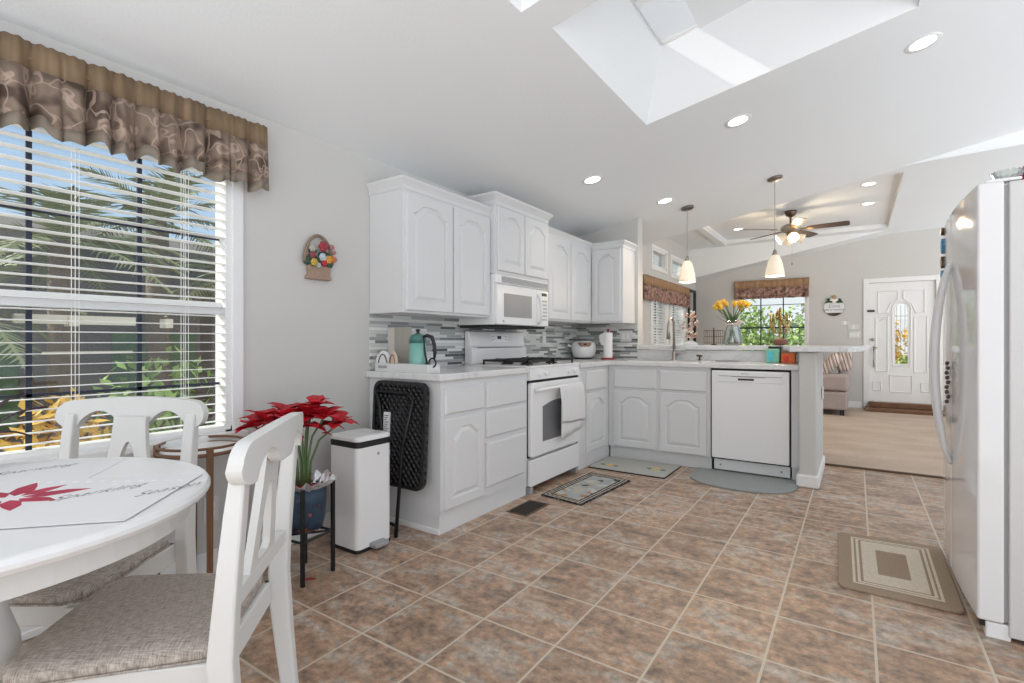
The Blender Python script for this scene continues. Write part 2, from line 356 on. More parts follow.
def carpet_mat():
    m, t, b, tcn, sp = base('beige_carpet', .95)
    n = _n(t, 'ShaderNodeTexNoise'); n.inputs['Scale'].default_value = 2.2; n.inputs['Detail'].default_value = 5
    mp = _n(t, 'ShaderNodeMapping'); mp.inputs['Scale'].default_value = (.8, 1.2, 1); t.links.new(tcn.outputs['Object'], mp.inputs[0]); t.links.new(mp.outputs[0], n.inputs[0])
    n2 = _n(t, 'ShaderNodeTexNoise'); n2.inputs['Scale'].default_value = 60; n2.inputs['Detail'].default_value = 4; t.links.new(tcn.outputs['Object'], n2.inputs[0])
    k = math_(t, 'MULTIPLY_ADD', n2.outputs['Fac'], .35, math_(t, 'MULTIPLY', n.outputs['Fac'], .65))
    r = ramp(t, [(.26, (.40, .305, .235)), (.5, (.50, .395, .31)), (.76, (.60, .50, .42))]); t.links.new(k, r.inputs[0]); t.links.new(r.outputs[0], b.inputs['Base Color'])
    bp = _n(t, 'ShaderNodeBump'); bp.inputs['Strength'].default_value = .8; bp.inputs['Distance'].default_value = .01; t.links.new(n2.outputs['Fac'], bp.inputs['Height']); t.links.new(bp.outputs[0], b.inputs['Normal'])
    return m
M['carpet'] = carpet_mat()
def tweed_mat():
    m, t, b, tcn, sp = base('seat_tweed', .95)
    def nz(s):
        mp = _n(t, 'ShaderNodeMapping'); mp.inputs['Scale'].default_value = s; t.links.new(tcn.outputs['Object'], mp.inputs[0])
        n = _n(t, 'ShaderNodeTexNoise'); n.inputs['Scale'].default_value = 60; n.inputs['Detail'].default_value = 2; t.links.new(mp.outputs[0], n.inputs[0]); return n.outputs['Fac']
    k = math_(t, 'MULTIPLY', math_(t, 'ADD', nz((10, .8, 1)), nz((.8, 10, 1))), .5)
    r = ramp(t, [(.34, (.22, .185, .155)), (.5, (.40, .355, .315)), (.66, (.60, .55, .50))]); t.links.new(k, r.inputs[0]); t.links.new(r.outputs[0], b.inputs['Base Color'])
    bp = _n(t, 'ShaderNodeBump'); bp.inputs['Strength'].default_value = .5; bp.inputs['Distance'].default_value = .003; t.links.new(k, bp.inputs['Height']); t.links.new(bp.outputs[0], b.inputs['Normal'])
    return m
M['tweed'] = tweed_mat()
def floral_mat(name, dark, mid, light, sc):
    m, t, b, tcn, sp = base(name, .8)
    w = _n(t, 'ShaderNodeTexNoise'); w.inputs['Scale'].default_value = 6*sc; t.links.new(tcn.outputs['Object'], w.inputs[0])
    ad = _n(t, 'ShaderNodeVectorMath', operation='MULTIPLY_ADD'); t.links.new(w.outputs['Color'], ad.inputs[0]); ad.inputs[1].default_value = (.16/sc,)*3; t.links.new(tcn.outputs['Object'], ad.inputs[2])
    v = _n(t, 'ShaderNodeTexVoronoi', feature='SMOOTH_F1'); v.inputs['Scale'].default_value = 16*sc; t.links.new(ad.outputs[0], v.inputs['Vector'])
    v2 = _n(t, 'ShaderNodeTexVoronoi', feature='DISTANCE_TO_EDGE'); v2.inputs['Scale'].default_value = 9*sc; t.links.new(ad.outputs[0], v2.inputs['Vector'])
    k = math_(t, 'SUBTRACT', 1.0, v.outputs['Distance'])
    r = ramp(t, [(.38, dark), (.52, mid), (.66, mid), (.72, light), (.85, mid)]); t.links.new(k, r.inputs[0])
    e = math_(t, 'LESS_THAN', v2.outputs['Distance'], .028)
    mx = _n(t, 'ShaderNodeMix', data_type='RGBA'); t.links.new(math_(t, 'MULTIPLY', e, .7), mx.inputs['Factor']); t.links.new(r.outputs[0], mx.inputs['A']); mx.inputs['B'].default_value = (*light, 1)
    t.links.new(mx.outputs['Result'], b.inputs['Base Color'])
    return m
M['floral'] = floral_mat('valance_floral', (.085, .055, .04), (.22, .16, .12), (.42, .31, .25), 1)
M['floral2'] = floral_mat('valance_floral_red', (.08, .045, .03), (.25, .13, .10), (.48, .34, .27), 1.3)
M['valhead'] = mat('valance_header', (.20, .135, .08), .8, noise=(7, .65, (1, 6, .5)))
M['valhead2'] = mat('valance_header_tan', (.33, .20, .11), .8, noise=(8, .15, (1, 1, 1)))
M['valband'] = mat('valance_hem_band', (.22, .18, .14), .8, noise=(8, .15, (1, 1, 1)))

# ------------------------------------------------------------------ room shell
XL, YK, YB = -2.55, 5.10, 10.05      # left wall, kitchen back wall, living room back wall
A = .185
def za(x): return 2.26+A*(x-XL)      # sloped ceiling
X1, Y0 = 2.4, -1.2
struct('floor', box(BM(), XL, X1, Y0, 5.31, -.12, 0), M['tile'])
struct('floor_living_carpet', box(BM(), XL, X1, 5.31, YB, -.12, .012), M['carpet'])
b = BM()
def wall_with_holes(bm, M_, u0, u1, v0, vtop, holes, t=.12, us=()):
    """wall face in (u,v); vtop(u); holes (u0,u1,v0,v1)"""
    cuts = sorted({u0, u1, *us, *[h[0] for h in holes], *[h[1] for h in holes]})
    for a_, c_ in zip(cuts, cuts[1:]):
        mid = (a_+c_)/2; hs = sorted([h for h in holes if h[0] <= mid <= h[1]], key=lambda h: h[2])
        z = v0
        for h in hs+[None]:
            ta, tb = (h[2], h[2]) if h else (vtop(a_+1e-6), vtop(c_-1e-6))
            if ta > z+1e-4 or tb > z+1e-4: prism(bm, [(a_, z), (c_, z), (c_, tb), (a_, ta)], M_, 0, -t)
            if h: z = h[3]
    return bm
W1 = (.10, 1.305, .655, 2.02)
LW = [(7.56, 8.24, .75, 1.90), (7.56, 8.24, 2.24, 2.52), (8.52, 9.24, .75, 1.90), (8.52, 9.24, 2.22, 2.50)]
def ltop(y): return 2.84 if 6.24 < y < 9.68 else za(XL)+.02
struct('wall_left', wall_with_holes(BM(), FX(XL), Y0, YB, 0, ltop, [W1]+LW, us=(6.24, 9.68)), M['wall'])
struct('wall_kitchen_back', prism(BM(), [(XL, 0), (-1.872, 0), (-1.872, za(-1.872)+.02), (XL, za(XL)+.02)], FY(YK), 0, -.14), M['wall'])
struct('wall_peninsula', box(BM(), -1.872, -.36, YK, YK+.14, 0, 1.012), M['wall'])
struct('wall_peninsula_end', box(BM(), -.36, -.24, 4.41, 5.26, 0, 1.018), M['wall'], bevel=.012)
BW = (-1.80, -.70, .82, 2.05); BD = (.176, 1.013, .135, 2.04)
def btop(x): return min(za(x), 2.83)+.02
struct('wall_back', wall_with_holes(BM(), FY(YB), XL-.12, X1, 0, btop, [BW, (BD[0], BD[1], 0, BD[3])], us=(.43,)), M['wall'])

# ceiling: sloped kitchen field with two light wells, living field with tray
def slab(bm, x0, x1, y0, y1, f=za, t=.05):
    v = []
    for dz in (0, t):
        for x, y in ((x0, y0), (x1, y0), (x1, y1), (x0, y1)): v.append(bm.verts.new((x, y, f(x)+dz)))
    bm.faces.new(v[:4][::-1]); bm.faces.new(v[4:])
    for i in range(4): bm.faces.new([v[i], v[(i+1) % 4], v[4+(i+1) % 4], v[4+i]])
WELLS = [(-1.14, .26, 2.01, 3.26), (-1.19, .26, .50, 1.83)]
b = BM()
ys = sorted({Y0, 6.22, *[w[2] for w in WELLS], *[w[3] for w in WELLS]})
for y0, y1 in zip(ys, ys[1:]):
    hs = [w for w in WELLS if w[2] <= (y0+y1)/2 <= w[3]]
    if hs: slab(b, XL, hs[0][0], y0, y1); slab(b, hs[0][1], .43, y0, y1)
    else: slab(b, XL, .43, y0, y1)
    slab(b, .43, X1, y0, y1)
struct('ceiling', b, M['ceil'])
b = BM()
TX, TY0, TY1, TZ = .43, 6.22, 9.67, 2.80
slab(b, XL, TX, TY1+.052, YB)                                             # sloped strip beyond the tray
slab(b, TX, X1, TY0+.031, YB, f=lambda x: 2.81+.03*(x-TX))                # flat field right of the tray
prism(b, [(XL, za(XL)), (TX, za(TX)), (TX, 2.95), (XL, 2.95)], FY(TY1), 0, -.05)   # far face of the tray
prism(b, [(XL, za(XL)), (TX, za(TX)), (TX, 2.95), (XL, 2.95)], FY(TY0+.002), 0, -.05)
prism(b, [(TX, 2.81), (X1, 2.81+.03*(X1-TX)), (X1, za(X1)), (TX, za(TX)+.02)], FY(TY0+.002), 0, -.027)
struct('ceiling_living', b, M['ceil'])
b = BM()   # tray top with an inner recess
RX0, RX1, RY0, RY1 = -1.86, .40, 6.45, 9.42
for q in ((XL, RX0, TY0, TY1), (RX1, TX, TY0, TY1), (RX0, RX1, TY0, RY0), (RX0, RX1, RY1, TY1)): box(b, *q, TZ, TZ+.07)
box(b, RX0, RX1, RY0, RY1, TZ+.06, TZ+.08)
struct('ceiling_tray', b, M['ceil'])
struct('trim_tray_beam', box(BM(), -1.97, -1.86, TY0, 9.40, TZ-.035, TZ+.01), M['ceil'])
for (x0, x1, y0, y1) in WELLS:
    b = BM(); s = .14; zt = 2.92; xs = x0+s; T = .03
    def q(*p, off=(0, 0, 0)):
        a = [b.verts.new(Vector(v)) for v in p]; c = [b.verts.new(Vector(v)+Vector(off)) for v in p]
        b.faces.new(a); b.faces.new(c[::-1])
        for i in range(4): b.faces.new([a[i], a[(i+1) % 4], c[(i+1) % 4], c[i]])
    zr = lambda x: zt+.16*(x-xs)
    q((x0, y0, za(x0)), (x0, y1, za(x0)), (xs, y1-s, zt), (xs, y0+s, zt), off=(-T, 0, .01))
    q((x0, y1, za(x0)), (x1, y1, za(x1)), (x1-.02, y1-s, zr(x1)+.05), (xs, y1-s, zt), off=(0, T, .01))
    q((x0, y0, za(x0)), (x1, y0, za(x1)), (x1-.02, y0+s, zr(x1)+.05), (xs, y0+s, zt), off=(0, -T, .01))
    q((x1, y0, za(x1)), (x1, y1, za(x1)), (x1-.02, y1-s, zr(x1)+.05), (x1-.02, y0+s, zr(x1)+.05), off=(T, 0, .01))
    xo = -.77
    q((xo, y0+s-.02, zr(xo)), (x1, y0+s-.02, zr(x1)+.05), (x1, y1-s+.02, zr(x1)+.05), (xo, y1-s+.02, zr(xo)), off=(0, 0, T))
    struct('ceiling_light_well', b, M['ceil'])
    w = tag(obj('skylight', box(BM(), xs-.02, xo+.02, y0+s, y1-s, zt+.014, zt+.02, M=lambda x, y, z: (x, y, z+.16*(x-xs))), M['domeglass']), 'skylight', 'window'); 
    for k in ('label', 'category'): del w[k]
    w.name = 'window_5'; w['kind'] = 'structure'
    b = BM()
    for q4 in ((xs-.05, xs, y0+s, y1-s), (xo, xo+.03, y0+s, y1-s), (xs, xo, y0+s-.03, y0+s), (xs, xo, y1-s, y1-s+.03), (xs, xo, (y0+y1)/2-.015, (y0+y1)/2+.015)):
        box(b, *q4, zt+.01, zt+.03, M=lambda x, y, z: (x, y, z+.16*(x-xs)))
    obj('window_frame', b, M['trim'], w)

# baseboards
def baseboard(name, M_, u0, u1):
    struct(name, prism(prism(BM(), [(u0, 0), (u1, 0), (u1, .105), (u0, .105)], M_, 0, .014), [(u0, 0), (u1, 0), (u1, .03), (u0, .03)], M_, .014, .022), M['trim'], bevel=.004)
baseboard('baseboard_left', FX(XL), Y0, 2.155)
baseboard('baseboard_living_left', lambda u, v, n: (XL+n, u, v+.012), 5.26, YB)
baseboard('baseboard_back', lambda u, v, n: (u, YB-n, v+.012), XL, .08)
b = BM(); box(b, -.375, -.225, 4.395, 5.27, 0, .095); struct('baseboard_peninsula', b, M['trim'], bevel=.012)
struct('trim_carpet_edge', box(BM(), -.24, X1, 5.30, 5.325, 0, .016), M['vent'])
# landing at the front door
struct('trim_door_landing', box(BM(), .13, 1.30, 9.62, YB, 0, .055), M['wood'])
struct('trim_door_threshold', box(BM(), .17, 1.03, 9.93, YB, .055, .135), M['wood'], bevel=.01)

# ------------------------------------------------------------------ windows
def double_hung(name, M_, u0, u1, v0, v1, meet, cols, hz, casing=.05, sill=True, depth=.1, rail_m='trim'):
    b = BM()
    for q4 in ((u0-.004, u0+.03, v0, v1), (u1-.03, u1+.004, v0, v1), (u0, u1, v0, v0+.03), (u0, u1, v1-.03, v1)): box(b, q4[0], q4[1], q4[2], q4[3], -depth, -.0, M=M_)
    f = struct(name, b, M['trim'])
    b = BM()
    for q4 in ((u0-casing, u0, v0-casing, v1+casing), (u1, u1+casing, v0-casing, v1+casing), (u0, u1, v0-casing, v0), (u0, u1, v1, v1+casing)): box(b, q4[0], q4[1], q4[2], q4[3], 0, .012, M=M_)
    obj('window_casing', b, M['trim'], f)
    if sill: obj('window_sill', box(BM(), u0-.06, u1+.06, v0-.025, v0+.005, -.02, .045, M=M_), M['trim'], f, bevel=.005)
    if meet:
        b = BM(); hr = .03 if rail_m == 'trim' else .014; box(b, u0, u1, meet-hr, meet+hr, -.075, -.045, M=M_); obj('window_rail', b, M[rail_m], f, bevel=.004)
    b = BM()
    for c in cols: box(b, c-.009, c+.009, v0+.03, v1-.03, -.072, -.062, M=M_)
    for h in hz: box(b, u0+.03, u1-.03, h-.006, h+.006, -.072, -.062, M=M_)
    obj('muntin', b, M['muntin'], f)
    obj('window_pane', box(BM(), u0+.02, u1-.02, v0+.02, v1-.02, -.069, -.066, M=M_), M['glass'], f)
    return f
M['muntin'] = mat('dark_muntin', (.02, .025, .045), .5, noise=(10, .1, (1, 1, 1)))
double_hung('window_1', FX(XL), *W1, 1.262, (.575, .937), (1.604, .893))
M['muntin_w'] = M['trim']
_d = M['muntin']
double_hung('window_2', FX(XL), 7.56, 8.24, .75, 1.90, 1.35, (7.9,), (), casing=.09, sill=False)
double_hung('window_3', FX(XL), 8.52, 9.24, .75, 1.90, 1.35, (8.88,), (), casing=.09, sill=False)
for k, (a_, c_, e_, g_) in enumerate([LW[1], LW[3]]):
    double_hung('window_6', FX(XL), a_, c_, e_, g_, None, (), (), casing=.05, sill=False)
double_hung('window_4', FY(YB), *BW, 1.345, (-1.42, -1.06), (1.75,), casing=.03, rail_m='muntin')

def blind(M_, u0, u1, v0, v1, label, tilt=-.03, pitch=.0425, ladders=3, group=None, n0=-.045, n1=.002):
    t = thing('window_blind', label, 'blind', M_((u0+u1)/2, v0, -.02), 0, group)
    obj('headrail', box(BM(), u0, u1, v1-.045, v1-.002, n0, n1, M=M_), M['blind'], t)
    b = BM(); z = v1-.07
    while z > v0+.045:
        box(b, u0, u1, -.0013, .0013, n0, n1, M=lambda u, v, n, z=z: M_(u, z+v+(n-(n0+n1)/2)*-tilt, n)); z -= pitch
    obj('slats', b, M['blind'], t)
    obj('bottom_rail', box(BM(), u0, u1, v0+.008, v0+.028, n0, n1, M=M_), M['blind'], t, bevel=.003)
    b = BM()
    for i in range(ladders):
        u = u0+(u1-u0)*(i+.5)/ladders
        for dn in (n0+.001, n1-.001):
            for du in (-.006, .006): box(b, u+du-.0009, u+du+.0009, v0+.03, v1-.04, dn-.0008, dn+.0008, M=M_)
    obj('ladder_cord', b, M['blind'], t)
    return t
blind(FX(XL), .105, 1.30, .66, 2.015, 'wide white slatted blind over the dining window beside the round table', ladders=3)
blind(FX(XL), 7.565, 8.235, .755, 1.895, 'white slatted blind on the living room side window nearer the kitchen', tilt=.5, group='blinds on the living room side windows', ladders=2)
blind(FX(XL), 8.525, 9.235, .755, 1.895, 'white slatted blind on the living room side window nearer the black mirror', tilt=.5, group='blinds on the living room side windows', ladders=2)

def valance(M_, u0, u1, v0, vt, hd, label, m_head, m_skirt, waves, amp=.016, base_n=.05, scallop=.03, hem=True, seed=1):
    rnd = random.Random(seed); N = int((u1-u0)*150)+40
    ph = [rnd.uniform(0, 6) for _ in range(6)]
    t = thing('window_valance', label, 'valance', M_((u0+u1)/2, v0, 0))
    def off(s, k):
        w_ = s*waves*PI+.8*math.sin(s*9+ph[0])
        return amp*((1-abs(math.sin(w_))**.7)*-1.6+.8+math.sin(s*waves*2.9*PI+ph[1])*.30+math.sin(s*waves*.6*2*PI+ph[2])*.35)*k
    def sheet(rows, ks):
        bm = BM(); R = []
        for (vf, k) in zip(rows, ks):
            R.append([bm.verts.new(M_(u0+(u1-u0)*i/N, vf(i/N), base_n+off(i/N, k))) for i in range(N+1)])
        for a_, c_ in zip(R, R[1:]):
            for i in range(N): bm.faces.new([a_[i], a_[i+1], c_[i+1], c_[i]])
        return bm
    top = lambda s: vt+.003*math.sin(s*waves*2.9*2*PI+ph[3])
    hb = lambda s: vt-hd
    bot = lambda s: v0+scallop*(math.sin(s*waves*.5*2*PI+ph[4])*.6+math.sin(s*waves*1.1*2*PI+ph[5])*.4)
    obj('header', sheet([top, lambda s: vt-hd*.5, hb], [.35, .45, .6]), m_head, t, smooth=True, solid=.003)
    hemz = .045 if hem else 0
    mid = lambda f: (lambda s: hb(s)+(bot(s)+hemz-hb(s))*f)
    obj('skirt', sheet([hb, mid(.33), mid(.66), mid(1)], [.6, .9, 1.15, 1.3]), m_skirt, t, smooth=True, solid=.003)
    if hem: obj('hem_band', sheet([mid(1), bot], [1.3, 1.45]), M['valband'], t, smooth=True, solid=.004)
    bm = BM()
    for uu in (u0, u1): box(bm, uu-.0015, uu+.0015, vt-hd, vt-.005, .002, base_n-.01, M=M_)
    tube(bm, [M_(u0, vt-hd*.6, base_n-.008), M_(u1, vt-hd*.6, base_n-.008)], .006)
    obj('rod', bm, m_head, t)
    return t
valance(FX(XL), -.10, 1.44, 1.86, 2.185, .10, 'gathered brown valance with pale leaf pattern above the dining window', M['valhead'], M['floral'], 17, amp=.026, base_n=.075, scallop=.022, seed=3)
valance(FX(XL), 7.05, 9.42, 1.70, 2.06, .13, 'tan and floral valance across the two living room side windows', M['valhead2'], M['floral2'], 14, hem=False, amp=.014, base_n=.06, scallop=.006, seed=5)
valance(FY(YB), -1.84, -.66, 1.86, 2.19, .14, 'tan and floral valance over the window in the far wall', M['valhead2'], M['floral2'], 12, hem=False, amp=.012, base_n=.06, scallop=.004, seed=8)

# ------------------------------------------------------------------ cabinets
def panel(bm, M_, u0, u1, v0, v1, arch=True, t=.02, n0=.0, fr=.055):
    w, h = u1-u0, v1-v0
    fr = min(fr, w*.2, h*.3)
    K = 20
    def inner(ins, dn):
        pts = []
        a0, a1, b0 = u0+fr+ins, u1-fr-ins, v0+fr+ins
        rise = min(.06, w*.14)*(1 if arch else 0)
        ys_ = v1-fr-ins-rise
        pts.append((a0, b0)); pts.append((a1, b0))
        for i in range(K+1):
            s = 1-i/K; u = a0+(a1-a0)*s
            x = abs(2*s-1); e = max(0, min(1, (1-x)/.72)); e = e*e*(3-2*e)
            pts.append((u, ys_+rise*e))
        return [M_(p[0], p[1], dn) for p in pts]
    def outer(dn, e=0):
        pts = [(u0+e, v0+e), (u1-e, v0+e)]
        for i in range(K+1): pts.append((u1-e-(u1-u0-2*e)*i/K, v1-e))
        return [M_(p[0], p[1], dn) for p in pts]
    rings = [outer(n0), outer(n0+t-.004), outer(n0+t, .004), inner(0, n0+t), inner(.005, n0+t-.011), inner(.012, n0+t-.011), inner(.034, n0+t-.001)]
    loops(bm, rings, True, True)
    return bm
def slabfront(bm, M_, u0, u1, v0, v1, t=.02, n0=0):
    loops(bm, [[M_(a, c, n) for a, c in ((u0+e, v0+e), (u1-e, v0+e), (u1-e, v1-e), (u0+e, v1-e))] for e, n in ((0, n0), (0, n0+t-.008), (.008, n0+t))], True, True)
    return bm
def crown(bm, M_, u0, u1, z0, z1, ov, depth, lret=True, rret=True):
    """profile along front plus returns; M_ front plane at n=0, body goes to n=-depth"""
    prof = [(0, z0), (.006, z0), (.006, z0+(z1-z0)*.35), (ov*.6, z0+(z1-z0)*.6), (ov, z0+(z1-z0)*.8), (ov, z1)]
    rings = []
    for n, z in prof:
        a = u0-(n if lret else 0); c = u1+(n if rret else 0)
        rings.append([M_(a, z, n), M_(c, z, n), M_(c, z, -depth), M_(a, z, -depth)])
    loops(bm, rings, True, True)
    return bm
def upper(label, M_, u0, u1, depth, z0, z1, zc, doors, group='wall cabinets', lret=True, rret=True, ov=.028, d0=None, d1=None):
    t = thing('wall_cabinet', label, 'cabinet', M_((u0+u1)/2, z0, -depth/2), 0, group)
    obj('cabinet_body', box(BM(), u0, u1, z0, z1, -depth, 0, M=M_), M['white'], t, bevel=.002)
    obj('crown_molding', crown(BM(), M_, u0, u1, z1-.015, zc, ov, depth, lret, rret), M['white'], t)
    for a_, c_ in doors: obj('door', panel(BM(), M_, a_, c_, d0 or z0+.015, d1 or z1-.02), M['white'], t)
    return t
upper('large two door white wall cabinet nearest the round table', FX(-2.25), 2.16, 3.024, .298, 1.275, 2.035, 2.09, [(2.175, 2.595), (2.61, 3.012)], d0=1.29, d1=2.0, rret=False)
upper('tallest white wall cabinet, above the microwave', FX(-2.20), 3.027, 3.80, .348, 1.603, 2.125, 2.195, [(3.047, 3.405), (3.42, 3.785)], ov=.035, d0=1.628, d1=2.10)
upper('two door white wall cabinet between microwave and corner', FX(-2.25), 3.803, 4.768, .298, 1.285, 2.045, 2.10, [(3.875, 4.29), (4.305, 4.735)], lret=False, rret=False)
upper('single door white wall cabinet on the back wall in the corner', FY(4.77), -2.248, -1.905, .33, 1.285, 2.045, 2.10, [(-2.235, -1.925)], lret=False)

def basecab(label, M_, u0, u1, depth, items, zt=.873, toe=.06, kick=.115, kin=.008):
    t = thing('base_cabinet', label, 'cabinet', M_((u0+u1)/2, 0, -depth/2), 0, 'base cabinets')
    b = BM(); box(b, u0, u1, kick, zt, -depth, 0, M=M_); obj('cabinet_body', b, M['white'], t)
    obj('plinth', box(BM(), u0+.0005, u1-.0005, 0, kick, -depth, -kin, M=M_), M['white'], t)
    for kind, a_, c_, e_, g_ in items:
        if kind == 'door': obj('door', panel(BM(), M_, a_, c_, e_, g_), M['white'], t)
        else: obj('drawer', slabfront(BM(), M_, a_, c_, e_, g_), M['white'], t)
    return t
basecab('white base cabinet with folded black table leaning on its end', FX(-1.95), 2.16, 3.072, .598,
        [('door', 2.185, 2.55, .135, .655), ('drawer', 2.185, 2.55, .68, .83), ('drawer', 2.58, 3.04, .675, .835), ('drawer', 2.58, 3.04, .49, .655), ('drawer', 2.58, 3.04, .175, .455)])
b = BM(); box(b, -2.545, -1.955, 2.15, 2.163, 0, .03)
struct('trim_cabinet_shoe', b, M['trim'], bevel=.003)
basecab('white base cabinet between stove and corner', FX(-1.95), 3.885, 4.566, .598, [('door', 4.02, 4.45, .135, .645), ('drawer', 4.02, 4.45, .67, .84)])
basecab('white sink base cabinet with two arched doors under the faucet', FY(4.52), -1.948, -1.022, .576,
        [('door', -1.886, -1.487, .125, .645), ('door', -1.453, -1.052, .125, .645), ('drawer', -1.886, -1.487, .67, .84), ('drawer', -1.453, -1.052, .67, .84)], kin=.045)
b = BM(); box(b, -.418, -.362, 4.52, 5.095, .115, .873); box(b, -.418, -.362, 4.565, 5.095, 0, .115)
tag(obj('filler_panel', b, M['white']), 'narrow white filler panel between dishwasher and bar end wall', 'panel')

def counter(name, label, polys, z0=.875, z1=.915):
    b = BM()
    prism(b, polys, FZ(0), z0, z1)
    o = obj(name, b, M['quartz'], None, bevel=.006); return tag(o, label, 'countertop')
counter('countertop', 'short white quartz countertop holding the wooden tray and teal coffee pot', [(XL, 2.13), (-1.922, 2.13), (-1.922, 3.068), (XL, 3.068)])
counter('countertop', 'long white quartz countertop running round the corner past the sink', [(XL, 3.884), (-1.922, 3.884), (-1.922, 4.49), (-.362, 4.49), (-.362, YK-.002), (XL, YK-.002)])
# sink recessed look: a rim laid on the worktop
b = BM()
for q4 in ((-1.80, -1.12, 4.60, 4.615), (-1.80, -1.12, 4.965, 4.98), (-1.80, -1.785, 4.60, 4.98), (-1.135, -1.12, 4.60, 4.98)): box(b, *q4, .915, .919)
t = thing('kitchen_sink', 'white sink let into the long worktop behind the arched doors', 'sink', (-1.46, 4.79, .915))
obj('rim', b, M['enamel'], t); obj('basin', box(BM(), -1.785, -1.135, 4.615, 4.965, .9152, .9165), M['grey'], t)
# backsplashes
tag(obj('tile_backsplash', box(BM(), XL, XL+.008, 2.16, YK, .916, 1.275), M['mosaic']), 'grey and white strip mosaic backsplash behind the stove', 'backsplash')
tag(obj('tile_backsplash', box(BM(), XL+.008, -1.875, YK-.008, YK, .916, 1.285), M['mosaic']), 'grey and white strip mosaic backsplash on the back wall by the paper towels', 'backsplash')
tag(obj('quartz_backsplash', box(BM(), -1.872, -.362, YK-.014, YK-.001, .916, 1.012), M['quartz']), 'low white quartz strip behind the faucet', 'backsplash')
b = BM()
prism(b, [(-1.868, 5.05), (-.42, 5.05), (-.42, 4.375), (-.05, 4.375), (.0, 4.42), (.10, 5.50), (-1.868, 5.50)], FZ(0), 1.02, 1.062)
tag(obj('bar_top', b, M['quartz'], None, bevel=.006), 'raised white marbled bar top on the peninsula wall', 'countertop')

# ------------------------------------------------------------------ stove
t = thing('gas_range', 'white gas stove with a towel over its oven door handle', 'stove', (-2.2, 3.475, 0))
ya, yb = 3.083, 3.868
obj('stove_body', box(BM(), -2.53, -1.965, ya, yb, .05, .905), M['enamel'], t, bevel=.004)
obj('cooktop', box(BM(), -2.53, -1.925, ya-.003, yb+.003, .905, .922), M['enamel'], t, bevel=.006)
o = obj('control_panel', prism(BM(), [(-1.965, .815), (-1.925, .82), (-1.93, .905), (-1.965, .905)], lambda u, v, n: (u, n, v), ya, yb), M['enamel'], t, bevel=.003)
for yy in (3.21, 3.30, 3.67, 3.77):
    k = obj('knob', lathe(BM(), [(.021, 0), (.021, .012), (.017, .022)], (-1.927, yy, .862), 20, M=lambda p: (p.z, p.x, p.y)), M['enamel'], t, smooth=False)
    obj('grip', box(BM(), -1.906, -1.897, yy-.005, yy+.005, .845, .88), M['enamel'], k, bevel=.002)
obj('gap_line', box(BM(), -1.97, -1.94, ya+.005, yb-.005, .80, .816), M['gap'], t)
d = obj('oven_door', prism(BM(), rrect(ya+.004, yb-.004, .265, .80, .02), FX(-1.955), 0, .035), M['enamel'], t, bevel=.006)
obj('door_edge', prism(BM(), rrect(ya, yb, .255, .806, .022), FX(-1.962), 0, .012), M['gap'], d)
b = BM(); N = 14; arc = [(3.245, .36), (3.70, .36)]
arc += [(3.70-(.455)*i/N, .62+.035*math.sin(PI*i/N)) for i in range(N+1)]
obj('window_pane', prism(BM(), arc, FX(-1.921), 0, .003), M['ovenglass'], d)
h = obj('handle', tube(BM(), [(-1.918, 3.13, .745), (-1.875, 3.15, .752), (-1.872, 3.3, .755), (-1.872, 3.66, .755), (-1.875, 3.80, .752), (-1.918, 3.82, .745)], .013, 10), M['enamel'], d, smooth=True)
obj('drawer', prism(BM(), rrect(ya+.004, yb-.004, .055, .245, .012), FX(-1.955), 0, .03), M['enamel'], t, bevel=.005)
for yy in (3.11, 3.83): obj('foot', box(BM(), -2.0, -1.93, yy-.02, yy+.02, 0, .05), M['grey'], t, bevel=.004)
bgd = obj('backguard', prism(BM(), [(-2.535, .922), (-2.455, .922), (-2.455, 1.05), (-2.475, 1.06), (-2.49, 1.175), (-2.50, 1.185), (-2.535, 1.185)], lambda u, v, n: (u, n, v), ya, yb), M['enamel'], t, bevel=.012, seg=3)
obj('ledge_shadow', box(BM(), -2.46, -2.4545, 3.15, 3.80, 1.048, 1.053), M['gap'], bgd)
def bgM(u, v, n): return (-2.4755-(v)*.13+n, u, 1.06+v)
obj('display_panel', box(BM(), 3.36, 3.60, .035, .10, 0, .006, M=bgM), M['silverdot'], bgd)
obj('display', box(BM(), 3.45, 3.50, .06, .085, .006, .008, M=bgM), M['black'], bgd)
b = BM()
for i in range(4):
    for j in (0, 1):
        box(b, 3.375+.018*i+(.15 if i > 1 else -.005), 3.385+.018*i+(.15 if i > 1 else -.005), .05+.025*j, .057+.025*j, .006, .0075, M=bgM)
obj('keys', b, M['grey'], bgd)
# grates and burners
for cy_ in (3.285, 3.665):
    b = BM(); x0, x1, y0_, y1_ = -2.38, -1.97, cy_-.165, cy_+.165; z = .945
    for q4 in ((x0, x1, y0_, y0_+.012), (x0, x1, y1_-.012, y1_), (x0, x0+.012, y0_, y1_), (x1-.012, x1, y0_, y1_), ((x0+x1)/2-.006, (x0+x1)/2+.006, y0_, y1_)): box(b, *q4, z, z+.016)
    for cx_ in (x0+.115, x1-.115):
        for dx, dy in ((.105, 0), (-.105, 0), (0, .155), (0, -.155)):
            a_ = (cx_+dx*.3, cy_+dy*.3); c_ = (cx_+dx, cy_+dy)
            box(b, min(a_[0], c_[0])-.005, max(a_[0], c_[0])+.005, min(a_[1], c_[1])-.005, max(a_[1], c_[1])+.005, z+.002, z+.02)
    for cx_ in (x0, x1-.012):
        for c2 in (y0_, y1_-.012): box(b, cx_, cx_+.012, c2, c2+.012, .922, z)
    obj('grate', b, M['grate'], t)
    for cx_ in (x0+.115, x1-.115):
        obj('burner', lathe(BM(), [(.048, .922), (.048, .932), (.035, .934), (.035, .942), (.028, .946)], (cx_, cy_, 0), 20), M['grate'], t)
